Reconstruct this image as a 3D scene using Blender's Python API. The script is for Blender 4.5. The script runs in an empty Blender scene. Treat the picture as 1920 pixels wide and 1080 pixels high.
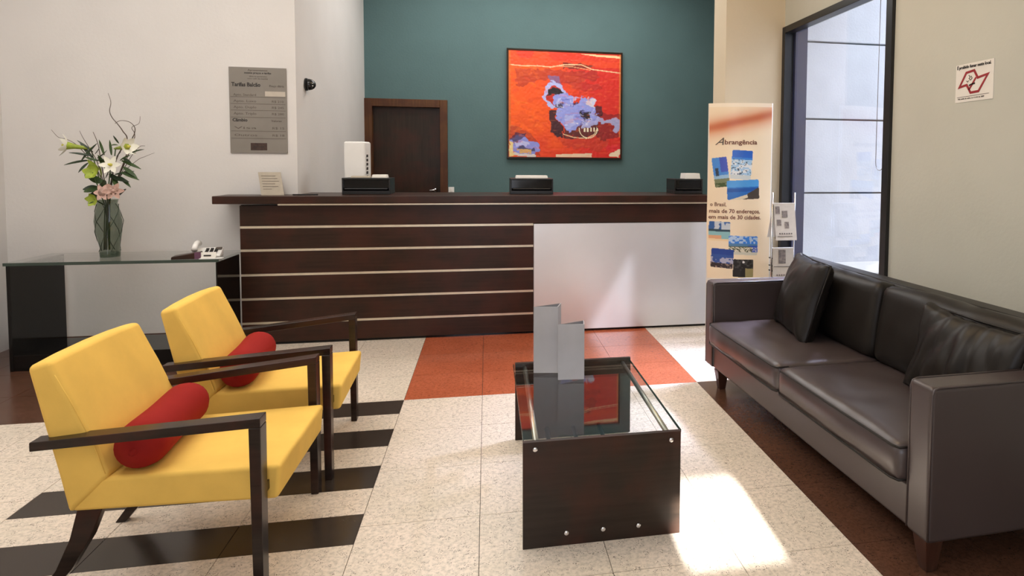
import bpy, bmesh, math, random
import numpy as np
from mathutils import Vector, Matrix, noise

random.seed(7)
S = bpy.context.scene
C = S.collection
PI = math.pi

# ------------------------------------------------------------------ camera
F_PX, CX, CY = 1208.711, 1155.751, 372.304
PITCH, YAW, ROLL = 0.0529675, -0.1983026, 0.0077743
EYE = Vector((0.481173, -3.888261, 1.391740))
def camera():
    cp, sp, cy, sy = math.cos(PITCH), math.sin(PITCH), math.cos(YAW), math.sin(YAW)
    fwd = Vector((-sy * cp, cy * cp, -sp)); right = Vector((cy, sy, 0)); up = right.cross(fwd)
    r2 = right * math.cos(ROLL) + up * math.sin(ROLL)
    u2 = -right * math.sin(ROLL) + up * math.cos(ROLL)
    cam = bpy.data.cameras.new('camera'); ob = bpy.data.objects.new('camera', cam); C.objects.link(ob)
    m = Matrix.Identity(4)
    for i in range(3):
        m[i][0], m[i][1], m[i][2], m[i][3] = r2[i], u2[i], -fwd[i], EYE[i]
    ob.matrix_world = m
    cam.sensor_fit = 'HORIZONTAL'; cam.sensor_width = 36.0
    cam.lens = F_PX / 1920 * 36.0
    cam.shift_x = (960 - CX) / 1920; cam.shift_y = (CY - 540) / 1920
    cam.clip_start = 0.05
    S.camera = ob
camera()

# ------------------------------------------------------------------ world, sun, lamps, exposure
S.view_settings.view_transform = 'Standard'
S.view_settings.look = 'None'
S.view_settings.gamma = 1.0
S.view_settings.use_curve_mapping = False
S.view_settings.exposure = 0.0

world = bpy.data.worlds.new('sky'); S.world = world; world.use_nodes = True
bg = world.node_tree.nodes['Background']
bg.inputs['Color'].default_value = (0.94, 0.955, 1.0, 1)
bg.inputs['Strength'].default_value = 6.0

def sun():
    l = bpy.data.lights.new('sun', 'SUN'); l.energy = 40.0; l.angle = math.radians(0.9)
    l.color = (1.0, 0.98, 0.96)
    o = bpy.data.objects.new('sun', l); C.objects.link(o)
    d = Vector((0.05, 1.0, -math.tan(math.radians(20.0)))).normalized()
    o.rotation_euler = d.to_track_quat('-Z', 'Y').to_euler()
sun()
def area(name, loc, sx, sy, energy, color, rot=(0, 0, 0)):
    l = bpy.data.lights.new(name, 'AREA'); l.shape = 'RECTANGLE'; l.size = sx; l.size_y = sy
    l.energy = energy; l.color = color
    o = bpy.data.objects.new(name, l); C.objects.link(o); o.location = loc; o.rotation_euler = rot
    return o
SOFT = (1.0, 0.97, 0.93)
area('lobby_ceiling_lamp', (-1.3, -0.9, 3.85), 2.4, 2.6, 84, SOFT)
area('lobby_front_lamp', (1.3, -0.3, 3.85), 1.2, 1.6, 32, (1.0, 0.72, 0.42))
area('lobby_rear_lamp', (-0.4, -3.9, 3.85), 3.0, 1.2, 22, SOFT)
area('office_ceiling_lamp', (1.15, 3.0, 3.85), 3.0, 1.6, 80, (1.0, 0.98, 0.95))
area('entrance_daylight', (0.4, -4.95, 1.5), 1.2, 1.9, 26, (0.80, 0.86, 1.0), (PI / 2, 0, 0))  # added cool fill before the solid wall, in place of entrance daylight

wd = area('window_daylight', (4.3, 0.9, 4.3), 1.5, 1.5, 1100, (0.70, 0.74, 1.0)); wd.data.spread = math.radians(45)  # added lamp over the court, brightens the sofa seat through the window
wd.rotation_euler = (Vector((2.1, -0.45, 0.42)) - wd.location).to_track_quat('-Z', 'Y').to_euler()

# ------------------------------------------------------------------ materials
def lin(c):
    out = []
    for v in c[:3]:
        v = v / 255.0
        out.append(v / 12.92 if v <= 0.04045 else ((v + 0.055) / 1.055) ** 2.4)
    return (out[0], out[1], out[2], 1.0)
class NT:
    def __init__(self, name):
        self.m = bpy.data.materials.new(name); self.m.use_nodes = True
        self.t = self.m.node_tree; self.n = self.t.nodes
        self.b = self.n['Principled BSDF']; self.out = self.n['Material Output']
    def node(self, kind, **kw):
        x = self.n.new(kind)
        for k, v in kw.items():
            if k.startswith('_'): setattr(x, k[1:], v)
            else: x.inputs[k.replace('_', ' ')].default_value = v
        return x
    def link(self, a, b): self.t.links.new(a, b)
    def ramp(self, fac, stops, interp='LINEAR'):
        r = self.n.new('ShaderNodeValToRGB'); r.color_ramp.interpolation = interp
        els = r.color_ramp.elements
        while len(els) < len(stops): els.new(0.5)
        for e, (p, c) in zip(els, stops): e.position = p; e.color = c
        self.link(fac, r.inputs['Fac']); return r.outputs['Color']
    def pos(self, scale=(1, 1, 1), obj=False):
        if obj: src = self.node('ShaderNodeTexCoord').outputs['Object']
        else: src = self.node('ShaderNodeNewGeometry').outputs['Position']
        mp = self.node('ShaderNodeMapping'); mp.inputs['Scale'].default_value = scale
        self.link(src, mp.inputs['Vector']); return mp.outputs['Vector']
    def noise(self, vec, scale, detail=3.0, rough=0.55):
        x = self.node('ShaderNodeTexNoise', Scale=scale, Detail=detail, Roughness=rough)
        self.link(vec, x.inputs['Vector']); return x.outputs['Fac']
    def mix(self, fac, a, b, blend='MIX'):
        x = self.n.new('ShaderNodeMix'); x.data_type = 'RGBA'; x.blend_type = blend
        for v, i in ((fac, 0), (a, 6), (b, 7)):
            if hasattr(v, 'is_linked'): self.link(v, x.inputs[i])
            else: x.inputs[i].default_value = v
        return x.outputs[2]
    def bump(self, h, strength=0.2, dist=0.002):
        x = self.node('ShaderNodeBump', Strength=strength, Distance=dist)
        self.link(h, x.inputs['Height']); self.link(x.outputs['Normal'], self.b.inputs['Normal'])
    def set(self, **kw):
        for k, v in kw.items(): self.b.inputs[k.replace('_', ' ')].default_value = v
        return self

def plain(name, rgb, rough=0.5, metal=0.0, var=0.06, scale=14.0, bump=0.0, obj=True, spec=0.5, coat=0.0):
    k = NT(name); c = lin(rgb); v = k.pos(obj=obj); f = k.noise(v, scale)
    lo = tuple(x * (1 - var) for x in c[:3]) + (1,); hi = tuple(min(1, x * (1 + var)) for x in c[:3]) + (1,)
    k.link(k.ramp(f, [(0.3, lo), (0.7, hi)]), k.b.inputs['Base Color'])
    k.set(Roughness=rough, Metallic=metal); k.b.inputs['Specular IOR Level'].default_value = spec
    k.b.inputs['Coat Weight'].default_value = coat
    if bump: k.bump(k.noise(v, scale * 8), bump)
    return k.m

def wall_mat(name, rgb, var=0.035, rough=0.75, bump=0.25):
    k = NT(name); v = k.pos(); c = lin(rgb)
    f = k.noise(v, 1.6, 4)
    lo = tuple(x * (1 - var) for x in c[:3]) + (1,); hi = tuple(min(1, x * (1 + var)) for x in c[:3]) + (1,)
    k.link(k.ramp(f, [(0.3, lo), (0.7, hi)]), k.b.inputs['Base Color'])
    k.set(Roughness=rough); k.bump(k.noise(v, 45, 5), bump, 0.004)
    return k.m

def granite(name, base, alt, speck, dens=0.34, rough=0.16, scale=150):
    k = NT(name); v = k.pos()
    f = k.noise(v, 2.6, 5, 0.6)
    col = k.ramp(f, [(0.32, lin(base)), (0.68, lin(alt))])
    g = k.noise(v, 62, 5, 0.7)
    col = k.mix(k.ramp(g, [(0.44, (0, 0, 0, 1)), (0.66, (0.75, 0.75, 0.75, 1))]), col, tuple(x * 0.62 for x in lin(base)[:3]) + (1,))
    g2 = k.noise(v, 34, 3, 0.6)
    col = k.mix(k.ramp(g2, [(0.56, (0, 0, 0, 1)), (0.70, (0.35, 0.35, 0.35, 1))]), col, tuple(min(1, x * 1.12) for x in lin(alt)[:3]) + (1,))
    for sc, th, g0 in ((scale, dens, .50), (scale * .55, dens * .72, .56)):
        vo = k.node('ShaderNodeTexVoronoi', Scale=sc); k.link(v, vo.inputs['Vector'])
        m1 = k.ramp(vo.outputs['Distance'], [(th - 0.10, (1, 1, 1, 1)), (th, (0, 0, 0, 1))])
        gate = k.ramp(k.noise(v, 26 if sc == scale else 17, 3), [(g0, (0, 0, 0, 1)), (g0 + .10, (.85, .85, .85, 1))])
        col = k.mix(k.mix(1.0, m1, gate, 'MULTIPLY'), col, lin(speck))
    k.link(col, k.b.inputs['Base Color']); k.set(Roughness=rough)
    k.link(k.ramp(f, [(0.3, (rough,) * 3 + (1,)), (0.7, (rough + .08,) * 3 + (1,))]), k.b.inputs['Roughness'])
    return k.m

def wood(name, dark, light, rough=0.34, axis='x', obj=True):
    k = NT(name); sc = (1.2, 22, 22) if axis == 'x' else (22, 22, 1.2)
    v = k.pos(sc, obj=obj); f = k.noise(v, 2.2, 6, 0.62)
    w = k.noise(k.pos((3, 3, 3), obj=False), 1.5, 3)
    c1 = k.ramp(f, [(0.3, lin(dark)), (0.72, lin(light))])
    c2 = k.mix(k.ramp(w, [(0.42, (0, 0, 0, 1)), (0.62, (.55, .55, .55, 1))]), c1, lin((68, 34, 24)))
    k.link(c2, k.b.inputs['Base Color']); k.set(Roughness=rough); k.b.inputs['Specular IOR Level'].default_value = 0.28
    k.bump(f, 0.12, 0.001)
    return k.m

def clear_glass(name, tint=(0.93, 0.97, 0.95), rough=0.0, ior=1.5):
    k = NT(name); k.n.remove(k.b)
    tr = k.node('ShaderNodeBsdfTransparent'); tr.inputs['Color'].default_value = tint + (1,)
    gl = k.node('ShaderNodeBsdfGlossy'); gl.inputs['Roughness'].default_value = rough
    r0 = ((ior - 1) / (ior + 1)) ** 2      # Schlick, the same on both sides of the pane
    lw = k.node('ShaderNodeLayerWeight'); lw.inputs['Blend'].default_value = 0.5
    pw = k.node('ShaderNodeMath', _operation='POWER'); pw.inputs[1].default_value = 5.0
    ma = k.node('ShaderNodeMath', _operation='MULTIPLY_ADD'); ma.inputs[1].default_value = 1 - r0; ma.inputs[2].default_value = r0
    k.link(lw.outputs['Facing'], pw.inputs[0]); k.link(pw.outputs[0], ma.inputs[0])
    mx = k.node('ShaderNodeMixShader')
    k.link(ma.outputs[0], mx.inputs[0]); k.link(tr.outputs[0], mx.inputs[1]); k.link(gl.outputs[0], mx.inputs[2])
    k.link(mx.outputs[0], k.out.inputs['Surface'])
    return k.m

def leather(name, rgb, rough=0.36, spec=0.5):
    k = NT(name); v = k.pos(); c = lin(rgb)
    f = k.noise(v, 3, 2, 0.4)
    k.link(k.ramp(f, [(0.3, tuple(x * .92 for x in c[:3]) + (1,)), (0.7, tuple(x * 1.08 for x in c[:3]) + (1,))]), k.b.inputs['Base Color'])
    k.set(Roughness=rough); k.b.inputs['Specular IOR Level'].default_value = spec
    return k.m

def vcol(name, rough=0.5, coat=0.0):
    k = NT(name); a = k.node('ShaderNodeVertexColor'); a.layer_name = 'print'
    k.link(a.outputs['Color'], k.b.inputs['Base Color']); k.set(Roughness=rough)
    k.b.inputs['Coat Weight'].default_value = coat
    if rough > .4: k.bump(k.noise(k.pos((1, 1, 1)), 160, 3), 0.15, 0.001)
    return k.m

M = {}
M['white_wall'] = wall_mat('white_plaster', (218, 214, 210))
M['cream_wall'] = wall_mat('cream_plaster', (214, 200, 174))
M['right_wall'] = wall_mat('beige_plaster', (196, 196, 184))
M['teal_wall'] = wall_mat('teal_plaster', (84, 112, 113), 0.06, 0.7, 0.5)
M['ceiling'] = wall_mat('ceiling_white', (235, 232, 225))
M['grout'] = plain('grout', (70, 62, 54), 0.8)
M['granite_white'] = granite('white_granite', (226, 214, 196), (240, 224, 208), (84, 72, 62))
M['granite_red'] = granite('red_granite', (176, 90, 58), (194, 104, 70), (110, 52, 34), 0.36)
M['granite_black'] = granite('black_granite', (50, 42, 36), (64, 54, 46), (24, 20, 18), 0.3, 0.2)
M['granite_brown'] = granite('brown_granite', (86, 58, 44), (102, 70, 54), (50, 34, 28), 0.36)
M['wenge'] = wood('wenge_wood', (35, 20, 13), (56, 35, 24))
M['wenge_door'] = wood('door_wood', (36, 26, 19), (54, 40, 29), 0.3, 'z')
M['frame_wood'] = wood('frame_wood', (76, 46, 24), (104, 66, 36), 0.4, 'z')
M['wenge_table'] = wood('table_wood', (33, 24, 18), (50, 38, 30), 0.3)
M['arm_wood'] = wood('arm_wood', (30, 22, 18), (48, 37, 30), 0.26)
M['sofa_leg'] = wood('sofa_leg_wood', (54, 36, 28), (80, 56, 44), 0.35, 'z')
M['steel'] = plain('brushed_steel', (190, 186, 178), 0.32, 1.0)
M['strip'] = plain('pale_metal_strip', (222, 210, 188), 0.35, 0.55)
M['chrome'] = plain('chrome', (225, 225, 228), 0.12, 1.0)
M['alu'] = plain('silver_card', (176, 176, 180), 0.42, 0.35, 0.05, 9)
M['white_panel'] = plain('white_satin_panel', (230, 232, 236), 0.32, 0.5, 0.02, 3)
M['lacquer'] = plain('black_lacquer', (15, 13, 12), 0.09, 0.0, 0.2, 5, spec=0.3)
M['black_metal'] = plain('black_frame', (20, 19, 22), 0.35)
M['fin'] = plain('dark_blue_fin', (40, 44, 78), 0.3)
M['black_plastic'] = plain('black_plastic', (18, 17, 17), 0.35)
M['black_dome'] = plain('black_dome', (26, 25, 25), 0.18)
M['white_plastic'] = plain('white_plastic', (236, 234, 230), 0.4, 0, .02)
M['paper'] = plain('paper', (232, 228, 220), 0.7, 0, .03)
M['paper_grey'] = plain('grey_paper', (176, 165, 148), 0.65, 0, .05, 30)
M['ink'] = plain('dark_ink', (40, 36, 34), 0.6)
M['ink_faint'] = plain('faint_ink', (146, 136, 124), 0.6)
M['ink_soft'] = plain('soft_ink', (92, 82, 74), 0.6)
M['ink_red'] = plain('red_ink', (150, 26, 34), 0.55)
M['ink_brown'] = plain('brown_ink', (110, 62, 48), 0.6)
M['photo_grey'] = plain('grey_photo_print', (104, 92, 82), 0.55, 0, .5, 60)
M['plaque'] = plain('plaque_metal', (140, 134, 126), 0.36, 0.35, .10, 3)
M['plaque_light'] = plain('plaque_label', (196, 186, 172), 0.4, 0.3)
M['plaque_dark'] = plain('plaque_emblem', (70, 54, 48), 0.4, 0.3, .3, 40)
M['glass'] = clear_glass('clear_glass', (0.95, 0.965, 0.955))
M['window_glass'] = clear_glass('window_glass', (0.96, 0.98, 1.0), 0.0, 1.55)
M['tinted_glass'] = clear_glass('tinted_door_glass', (0.19, 0.195, 0.21))  # tint chosen to weaken sun through the added rear pane
M['glass_edge'] = plain('glass_edge', (52, 66, 58), 0.1)
M['leather'] = leather('brown_leather', (70, 60, 59), 0.34, 0.6)
M['leather_dark'] = leather('dark_brown_leather', (30, 26, 23), 0.42, 0.28)
M['concrete'] = wall_mat('concrete', (206, 208, 216), 0.10, 0.85, 0.8)
M['court_floor'] = wall_mat('pale_paving', (225, 225, 225))
M['leaf'] = plain('leaf_green', (56, 78, 36), 0.45, 0, .3, 30)
M['leaf_dark'] = plain('dark_leaf', (34, 50, 28), 0.45, 0, .3, 30)
M['lime'] = plain('lime_petal', (156, 172, 60), 0.5, 0, .25, 30)
M['lily'] = plain('white_petal', (238, 236, 222), 0.5, 0, .04, 30)
M['pink'] = plain('pink_petal', (206, 170, 156), 0.5, 0, .18, 40)
M['yellow_core'] = plain('lily_core', (206, 200, 80), 0.5)
M['twig'] = plain('twig_bark', (92, 78, 68), 0.8, 0, .2, 40)
M['purple'] = plain('purple_card', (98, 60, 84), 0.5)

def fabric(name, rgb, rough=0.85, sheen=0.3):
    k = NT(name); v = k.pos(obj=True); c = lin(rgb)
    f = k.noise(v, 7, 4)
    k.link(k.ramp(f, [(0.3, tuple(x * .93 for x in c[:3]) + (1,)), (0.7, tuple(min(1, x * 1.05) for x in c[:3]) + (1,))]), k.b.inputs['Base Color'])
    k.set(Roughness=rough); k.b.inputs['Sheen Weight'].default_value = sheen
    k.b.inputs['Specular IOR Level'].default_value = 0.15
    k.bump(k.noise(v, 420, 2), 0.25, 0.001)
    return k.m
M['yellow'] = fabric('yellow_fabric', (240, 196, 98), .8, 0.0)
M['red_velvet'] = fabric('red_velvet', (148, 32, 27), .8, 0.0)

# ------------------------------------------------------------------ helpers
def link(o, parent=None):
    C.objects.link(o)
    if parent: o.parent = parent
    return o
def thing(name, label, cat, loc=(0, 0, 0), rz=0.0, group=None):
    o = bpy.data.objects.new(name, None); o.empty_display_size = 0.1
    o.location = loc; o.rotation_euler = (0, 0, rz); link(o)
    o['label'] = label; o['category'] = cat
    if group: o['group'] = group
    return o
def tag(o, label, cat, group=None):
    o['label'] = label; o['category'] = cat
    if group: o['group'] = group
    return o
class MB:
    def __init__(self): self.v = []; self.f = []
    def add(self, vs, fs):
        n = len(self.v); self.v += [tuple(p) for p in vs]; self.f += [tuple(i + n for i in f) for f in fs]; return self
    def box(self, x0, x1, y0, y1, z0, z1):
        return self.add([(x0, y0, z0), (x1, y0, z0), (x1, y1, z0), (x0, y1, z0), (x0, y0, z1), (x1, y0, z1), (x1, y1, z1), (x0, y1, z1)],
                        [(0, 3, 2, 1), (4, 5, 6, 7), (0, 1, 5, 4), (1, 2, 6, 5), (2, 3, 7, 6), (3, 0, 4, 7)])
    def prism(self, poly, a0, a1, axis='z'):
        # poly: list of 2d points; axis z -> (x,y), y -> (x,z), x -> (y,z)
        def P(p, a): return {'z': (p[0], p[1], a), 'y': (p[0], a, p[1]), 'x': (a, p[0], p[1])}[axis]
        n = len(poly)
        vs = [P(p, a0) for p in poly] + [P(p, a1) for p in poly]
        fs = [tuple(range(n))[::-1], tuple(range(n, 2 * n))] + [(i, (i + 1) % n, n + (i + 1) % n, n + i) for i in range(n)]
        return self.add(vs, fs)
    def hexa(self, bot, top):
        return self.add(list(bot) + list(top), [(0, 3, 2, 1), (4, 5, 6, 7), (0, 1, 5, 4), (1, 2, 6, 5), (2, 3, 7, 6), (3, 0, 4, 7)])
    def tube(self, path, r, seg=8):
        P = [Vector(p) for p in path]; n = len(P)
        rs = r if isinstance(r, (list, tuple)) else [r] * n
        t0 = (P[1] - P[0]).normalized()
        u = t0.orthogonal().normalized(); vs = []; fs = []
        for i, p in enumerate(P):
            t = (P[min(i + 1, n - 1)] - P[max(i - 1, 0)]).normalized()
            u = (u - t * u.dot(t)).normalized(); w = t.cross(u)
            for k in range(seg):
                a = 2 * PI * k / seg; vs.append(p + (u * math.cos(a) + w * math.sin(a)) * rs[i])
        for i in range(n - 1):
            for k in range(seg):
                k2 = (k + 1) % seg; fs.append((i * seg + k, i * seg + k2, (i + 1) * seg + k2, (i + 1) * seg + k))
        fs.append(tuple(range(seg))[::-1]); fs.append(tuple((n - 1) * seg + k for k in range(seg)))
        return self.add(vs, fs)
    def lathe(self, prof, seg=24, c=(0, 0, 0), mod=None, close=True):
        vs = []; fs = []; n = len(prof)
        for i, (r, z) in enumerate(prof):
            for k in range(seg):
                a = 2 * PI * k / seg; rr = r * (mod(a, z) if mod else 1)
                vs.append((c[0] + rr * math.cos(a), c[1] + rr * math.sin(a), c[2] + z))
        for i in range(n - 1):
            for k in range(seg):
                k2 = (k + 1) % seg; fs.append((i * seg + k, i * seg + k2, (i + 1) * seg + k2, (i + 1) * seg + k))
        if close:
            fs.append(tuple(range(seg))[::-1]); fs.append(tuple((n - 1) * seg + k for k in range(seg)))
        return self.add(vs, fs)
    def mesh(self, name, mat, smooth=False):
        me = bpy.data.meshes.new(name); me.from_pydata(self.v, [], self.f)
        bm = bmesh.new(); bm.from_mesh(me); bmesh.ops.recalc_face_normals(bm, faces=bm.faces); bm.to_mesh(me); bm.free()
        me.materials.append(mat)
        if smooth:
            for p in me.polygons: p.use_smooth = True
        me.update(); return me
    def build(self, name, mat, parent=None, bevel=0.0, seg=2, smooth=False, kind=None):
        o = bpy.data.objects.new(name, self.mesh(name, mat, smooth)); link(o, parent)
        if bevel:
            b = o.modifiers.new('bevel', 'BEVEL'); b.width = bevel; b.segments = seg; b.limit_method = 'ANGLE'; b.angle_limit = 0.6
            if seg > 1:
                for p in o.data.polygons: p.use_smooth = True
                w = o.modifiers.new('wn', 'WEIGHTED_NORMAL'); w.keep_sharp = True
        if kind: o['kind'] = kind
        return o
def struct(name, mb, mat, parent=None, bevel=0):
    o = mb.build(name, mat, parent, bevel)
    if parent is None: o['kind'] = 'structure'
    return o
def bx(x0, x1, y0, y1, z0, z1): return MB().box(x0, x1, y0, y1, z0, z1)

def cushion(hx, hy, hz, r, n=18, puff=(0, 0, 0), wr=0.0, wfreq=(6, 6, 6), seed=0.0, pinch=0.0):
    """rounded block with crowned faces and leather folds, centred on the origin"""
    bm = bmesh.new()
    nx, ny, nz = [max(4, int(n * h / max(hx, hy, hz))) for h in (hx, hy, hz)]
    verts = {}
    def V_(i, j, k):
        key = (i, j, k)
        if key not in verts:
            p = Vector((2 * i / nx - 1, 2 * j / ny - 1, 2 * k / nz - 1))
            q = Vector((p.x * hx, p.y * hy, p.z * hz))
            inner = Vector((max(-hx + r, min(hx - r, q.x)), max(-hy + r, min(hy - r, q.y)), max(-hz + r, min(hz - r, q.z))))
            d = q - inner
            if d.length > 1e-9: q = inner + d.normalized() * min(r, max(abs(d.x), abs(d.y), abs(d.z)))
            fx, fy, fz = 1 - p.x ** 2, 1 - p.y ** 2, 1 - p.z ** 2
            q.x += puff[0] * p.x * fy * fz; q.y += puff[1] * p.y * fx * fz; q.z += puff[2] * p.z * fx * fy
            if pinch:
                q.y *= 1 - pinch * fz * abs(p.y) ** 3; q.z *= 1 - pinch * fy * abs(p.z) ** 3
            if wr:
                w = noise.noise(Vector((q.x * wfreq[0] + seed, q.y * wfreq[1], q.z * wfreq[2])))
                w2 = noise.noise(Vector((q.x * wfreq[0] * 2.3, q.y * wfreq[1] * 2.3 + seed, q.z * wfreq[2] * 2.3)))
                nn = Vector((p.x ** 5 / hx, p.y ** 5 / hy, p.z ** 5 / hz))
                q += nn.normalized() * wr * (abs(w) * 1.4 + w2 * .4 - .3) if nn.length > 1e-6 else Vector()
            verts[key] = bm.verts.new(q)
        return verts[key]
    def face(l):
        try: bm.faces.new(l)
        except ValueError: pass
    for i in range(nx):
        for j in range(ny):
            for k, fl in ((0, 1), (nz, 0)):
                l = [V_(i, j, k), V_(i + 1, j, k), V_(i + 1, j + 1, k), V_(i, j + 1, k)]; face(l[::-1] if fl else l)
    for i in range(nx):
        for k in range(nz):
            for j, fl in ((0, 0), (ny, 1)):
                l = [V_(i, j, k), V_(i + 1, j, k), V_(i + 1, j, k + 1), V_(i, j, k + 1)]; face(l[::-1] if fl else l)
    for j in range(ny):
        for k in range(nz):
            for i, fl in ((0, 1), (nx, 0)):
                l = [V_(i, j, k), V_(i, j + 1, k), V_(i, j + 1, k + 1), V_(i, j, k + 1)]; face(l[::-1] if fl else l)
    return bm
def bm_obj(bm, name, mat, parent=None, mtx=None, smooth=True):
    if mtx is not None: bm.transform(mtx)
    bmesh.ops.recalc_face_normals(bm, faces=bm.faces)
    me = bpy.data.meshes.new(name); bm.to_mesh(me); bm.free(); me.materials.append(mat)
    if smooth:
        for p in me.polygons: p.use_smooth = True
    return link(bpy.data.objects.new(name, me), parent)

def text_mesh(body, size, bold=0.0, extrude=0.0006, align='LEFT', shear=0.0, width=None):
    cu = bpy.data.curves.new('lettering', 'FONT'); cu.body = body; cu.size = size; cu.extrude = extrude
    cu.offset = bold; cu.align_x = align; cu.shear = shear; cu.resolution_u = 2
    o = bpy.data.objects.new('lettering', cu); C.objects.link(o)
    dg = bpy.context.evaluated_depsgraph_get()
    me = bpy.data.meshes.new_from_object(o.evaluated_get(dg))
    bpy.data.objects.remove(o); bpy.data.curves.remove(cu)
    if width and len(me.vertices):
        xs = [v.co.x for v in me.vertices]; s = width / (max(xs) - min(xs))
        for v in me.vertices: v.co.x *= s
    return me
def text(body, size, mat, mtx, parent, name='lettering', **kw):
    me = text_mesh(body, size, **kw); me.name = name
    me.transform(mtx); me.materials.clear(); me.materials.append(mat)
    return link(bpy.data.objects.new(name, me), parent)
def frame_mtx(o, xdir, ydir):
    x = Vector(xdir).normalized(); y = Vector(ydir).normalized(); z = x.cross(y)
    m = Matrix.Identity(4)
    for i in range(3): m[i][0], m[i][1], m[i][2], m[i][3] = x[i], y[i], z[i], o[i]
    return m
def dup(root, loc, rz, label, name=None):
    r = root.copy(); C.objects.link(r); r.location = loc; r.rotation_euler = (0, 0, rz); r['label'] = label
    for ch in list(root.children):
        c = ch.copy(); C.objects.link(c); c.parent = r
        for g in ch.children:
            d = g.copy(); C.objects.link(d); d.parent = c
    return r

# ------------------------------------------------------------------ room shell
H = 3.9
struct('wall_back_left', bx(-3.15, -0.985, 1.6, 1.75, 0, H), M['white_wall'])
struct('wall_left', bx(-3.12, -2.97, -5.1, 1.6, 0, H), M['white_wall'])
struct('wall_return', MB().prism([(-1.15, 1.75), (-0.985, 1.75), (-0.962, 4.38), (-1.15, 4.38)], 0, H), M['white_wall'])
# teal wall with the door opening left out
tw = MB().box(-0.08, 4.6, 4.38, 4.55, 0, H).box(-1.15, -0.08, 4.38, 4.55, 2.11, H)
tw.box(-1.15, -0.08, 4.5, 4.55, 0, 2.11)
struct('wall_back', tw, M['teal_wall'])
struct('wall_right_partition', bx(2.49, 3.03, 1.4, 1.7, 0, H), M['cream_wall'])
struct('wall_right_back', bx(3.03, 3.21, 1.7, 2.6, 0, H), M['cream_wall'])
struct('wall_office_right', bx(4.6, 4.75, 2.6, 4.55, 0, H), M['white_wall'])
# right wall with the window opening
wr = MB().box(3.03, 3.21, -5.1, -0.16, 0, H).box(3.03, 3.21, -0.16, 1.4, 2.585, H).box(3.03, 3.21, -0.16, 1.4, 0, 0.45)
struct('wall_right', wr, M['right_wall'])
struct('wall_right_end', bx(3.03, 3.21, 1.4, 1.7, 0, H), M['cream_wall'])
struct('ceiling', bx(-3.15, 4.75, -5.1, 4.55, H, H + 0.1), M['ceiling'])
# unseen rear wall; slit with slanted top invented to shape the sun patch
rear = MB()
rear.box(-3.15, 1.0, -5.1, -5.0, 0, H).box(1.36, 3.2, -5.1, -5.0, 0, H).box(1.0, 1.36, -5.1, -5.0, 0, 1.16)
rear.prism([(1.0, 2.40), (1.36, 3.02), (1.36, H), (1.0, H)], -5.1, -5.0, 'y')
struct('wall_rear', rear, M['white_wall'])
struct('window_2', MB().prism([(1.0, 1.385), (1.36, 1.385), (1.36, 3.02), (1.0, 2.40)], -5.06, -5.05, 'y'), M['tinted_glass'])  # unseen pane added to dim the upper sun beam
struct('trim_rear_neighbour', bx(3.2, 8.0, -5.3, -5.1, -0.3, 6.5), M['concrete'])  # unseen wall added to keep direct sun off the court

# floor: dark bed with separate granite tiles
T = 0.45
floor = struct('floor', bx(-3.15, 4.75, -5.1, 4.55, -0.12, -0.006), M['grout'])
def tile_mesh(w, d, mat, name='tile'):
    g = 0.0012
    return MB().box(-w / 2 + g, w / 2 - g, -d / 2 + g, d / 2 - g, -0.011, 0).mesh(name, mat)
cache = {}
def tile(u0, u1, v0, v1, kind):
    key = (round(u1 - u0, 3), round(v1 - v0, 3), kind)
    if key not in cache: cache[key] = tile_mesh((u1 - u0) * T, (v1 - v0) * T, M['granite_' + kind])
    o = bpy.data.objects.new('tile', cache[key]); link(o, floor)
    o.location = ((u0 + u1) / 2 * T, -(v0 + v1) / 2 * T, 0)
for u in range(-7, 7):
    for v in range(-4, 8):
        if -3 <= u < 0 and v >= 0: continue
        if v < 0: k = 'red' if 0 <= u < 4 else ('white' if u >= -3 else 'brown')
        else: k = 'white' if u < 4 else 'brown'
        tile(u, u + 1, v, v + 1, k)
v = 0.0; p = 0.465
while v < 8:
    for u in (-3, -2, -1):
        tile(u, u + 1, v, min(8, v + p), 'black')
        tile(u, u + 1, v + p, min(8, v + 2 * p), 'white')
    v += 2 * p
struct('trim_rear_floor', bx(-3.0, 3.0, -5.0, -3.63, -0.006, -0.001), M['granite_white'])
struct('baseboard_left', bx(-2.97, -1.34, 1.585, 1.6, 0, 0.07), M['granite_brown'])

# door in the teal wall
door = struct('door_1', bx(-0.875, -0.085, 4.43, 4.47, 0, 2.07), M['wenge_door'])
fr = MB().box(-0.965, -0.875, 4.34, 4.5, 0, 2.165).box(-0.085, 0.005, 4.34, 4.5, 0, 2.165).box(-0.875, -0.085, 4.34, 4.5, 2.07, 2.165)
fr.build('door_frame', M['frame_wood'], door, 0.004)
hd = MB().lathe([(0.026, 0), (0.026, 0.006)], 16)
hd.tube([(0, 0, 0.004), (0, 0, 0.05), (-0.012, 0, 0.056), (-0.065, 0, 0.056)], 0.011, 8)
h = hd.build('handle', M['chrome'], door, smooth=True)
h.matrix_local = Matrix.Translation((-0.15, 4.425, 1.055)) @ Matrix.Rotation(PI / 2, 4, 'X')
sw = thing('light_switch', 'small square white light switch on the teal wall right of the door', 'switch', (0.045, 4.38, 1.02))
bx(-0.035, 0.035, -0.008, 0, 0, 0.075).build('plate', M['white_plastic'], sw, 0.002)
bx(-0.012, 0.012, -0.013, -0.008, 0.02, 0.055).build('rocker', M['paper'], sw, 0.001)

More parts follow.
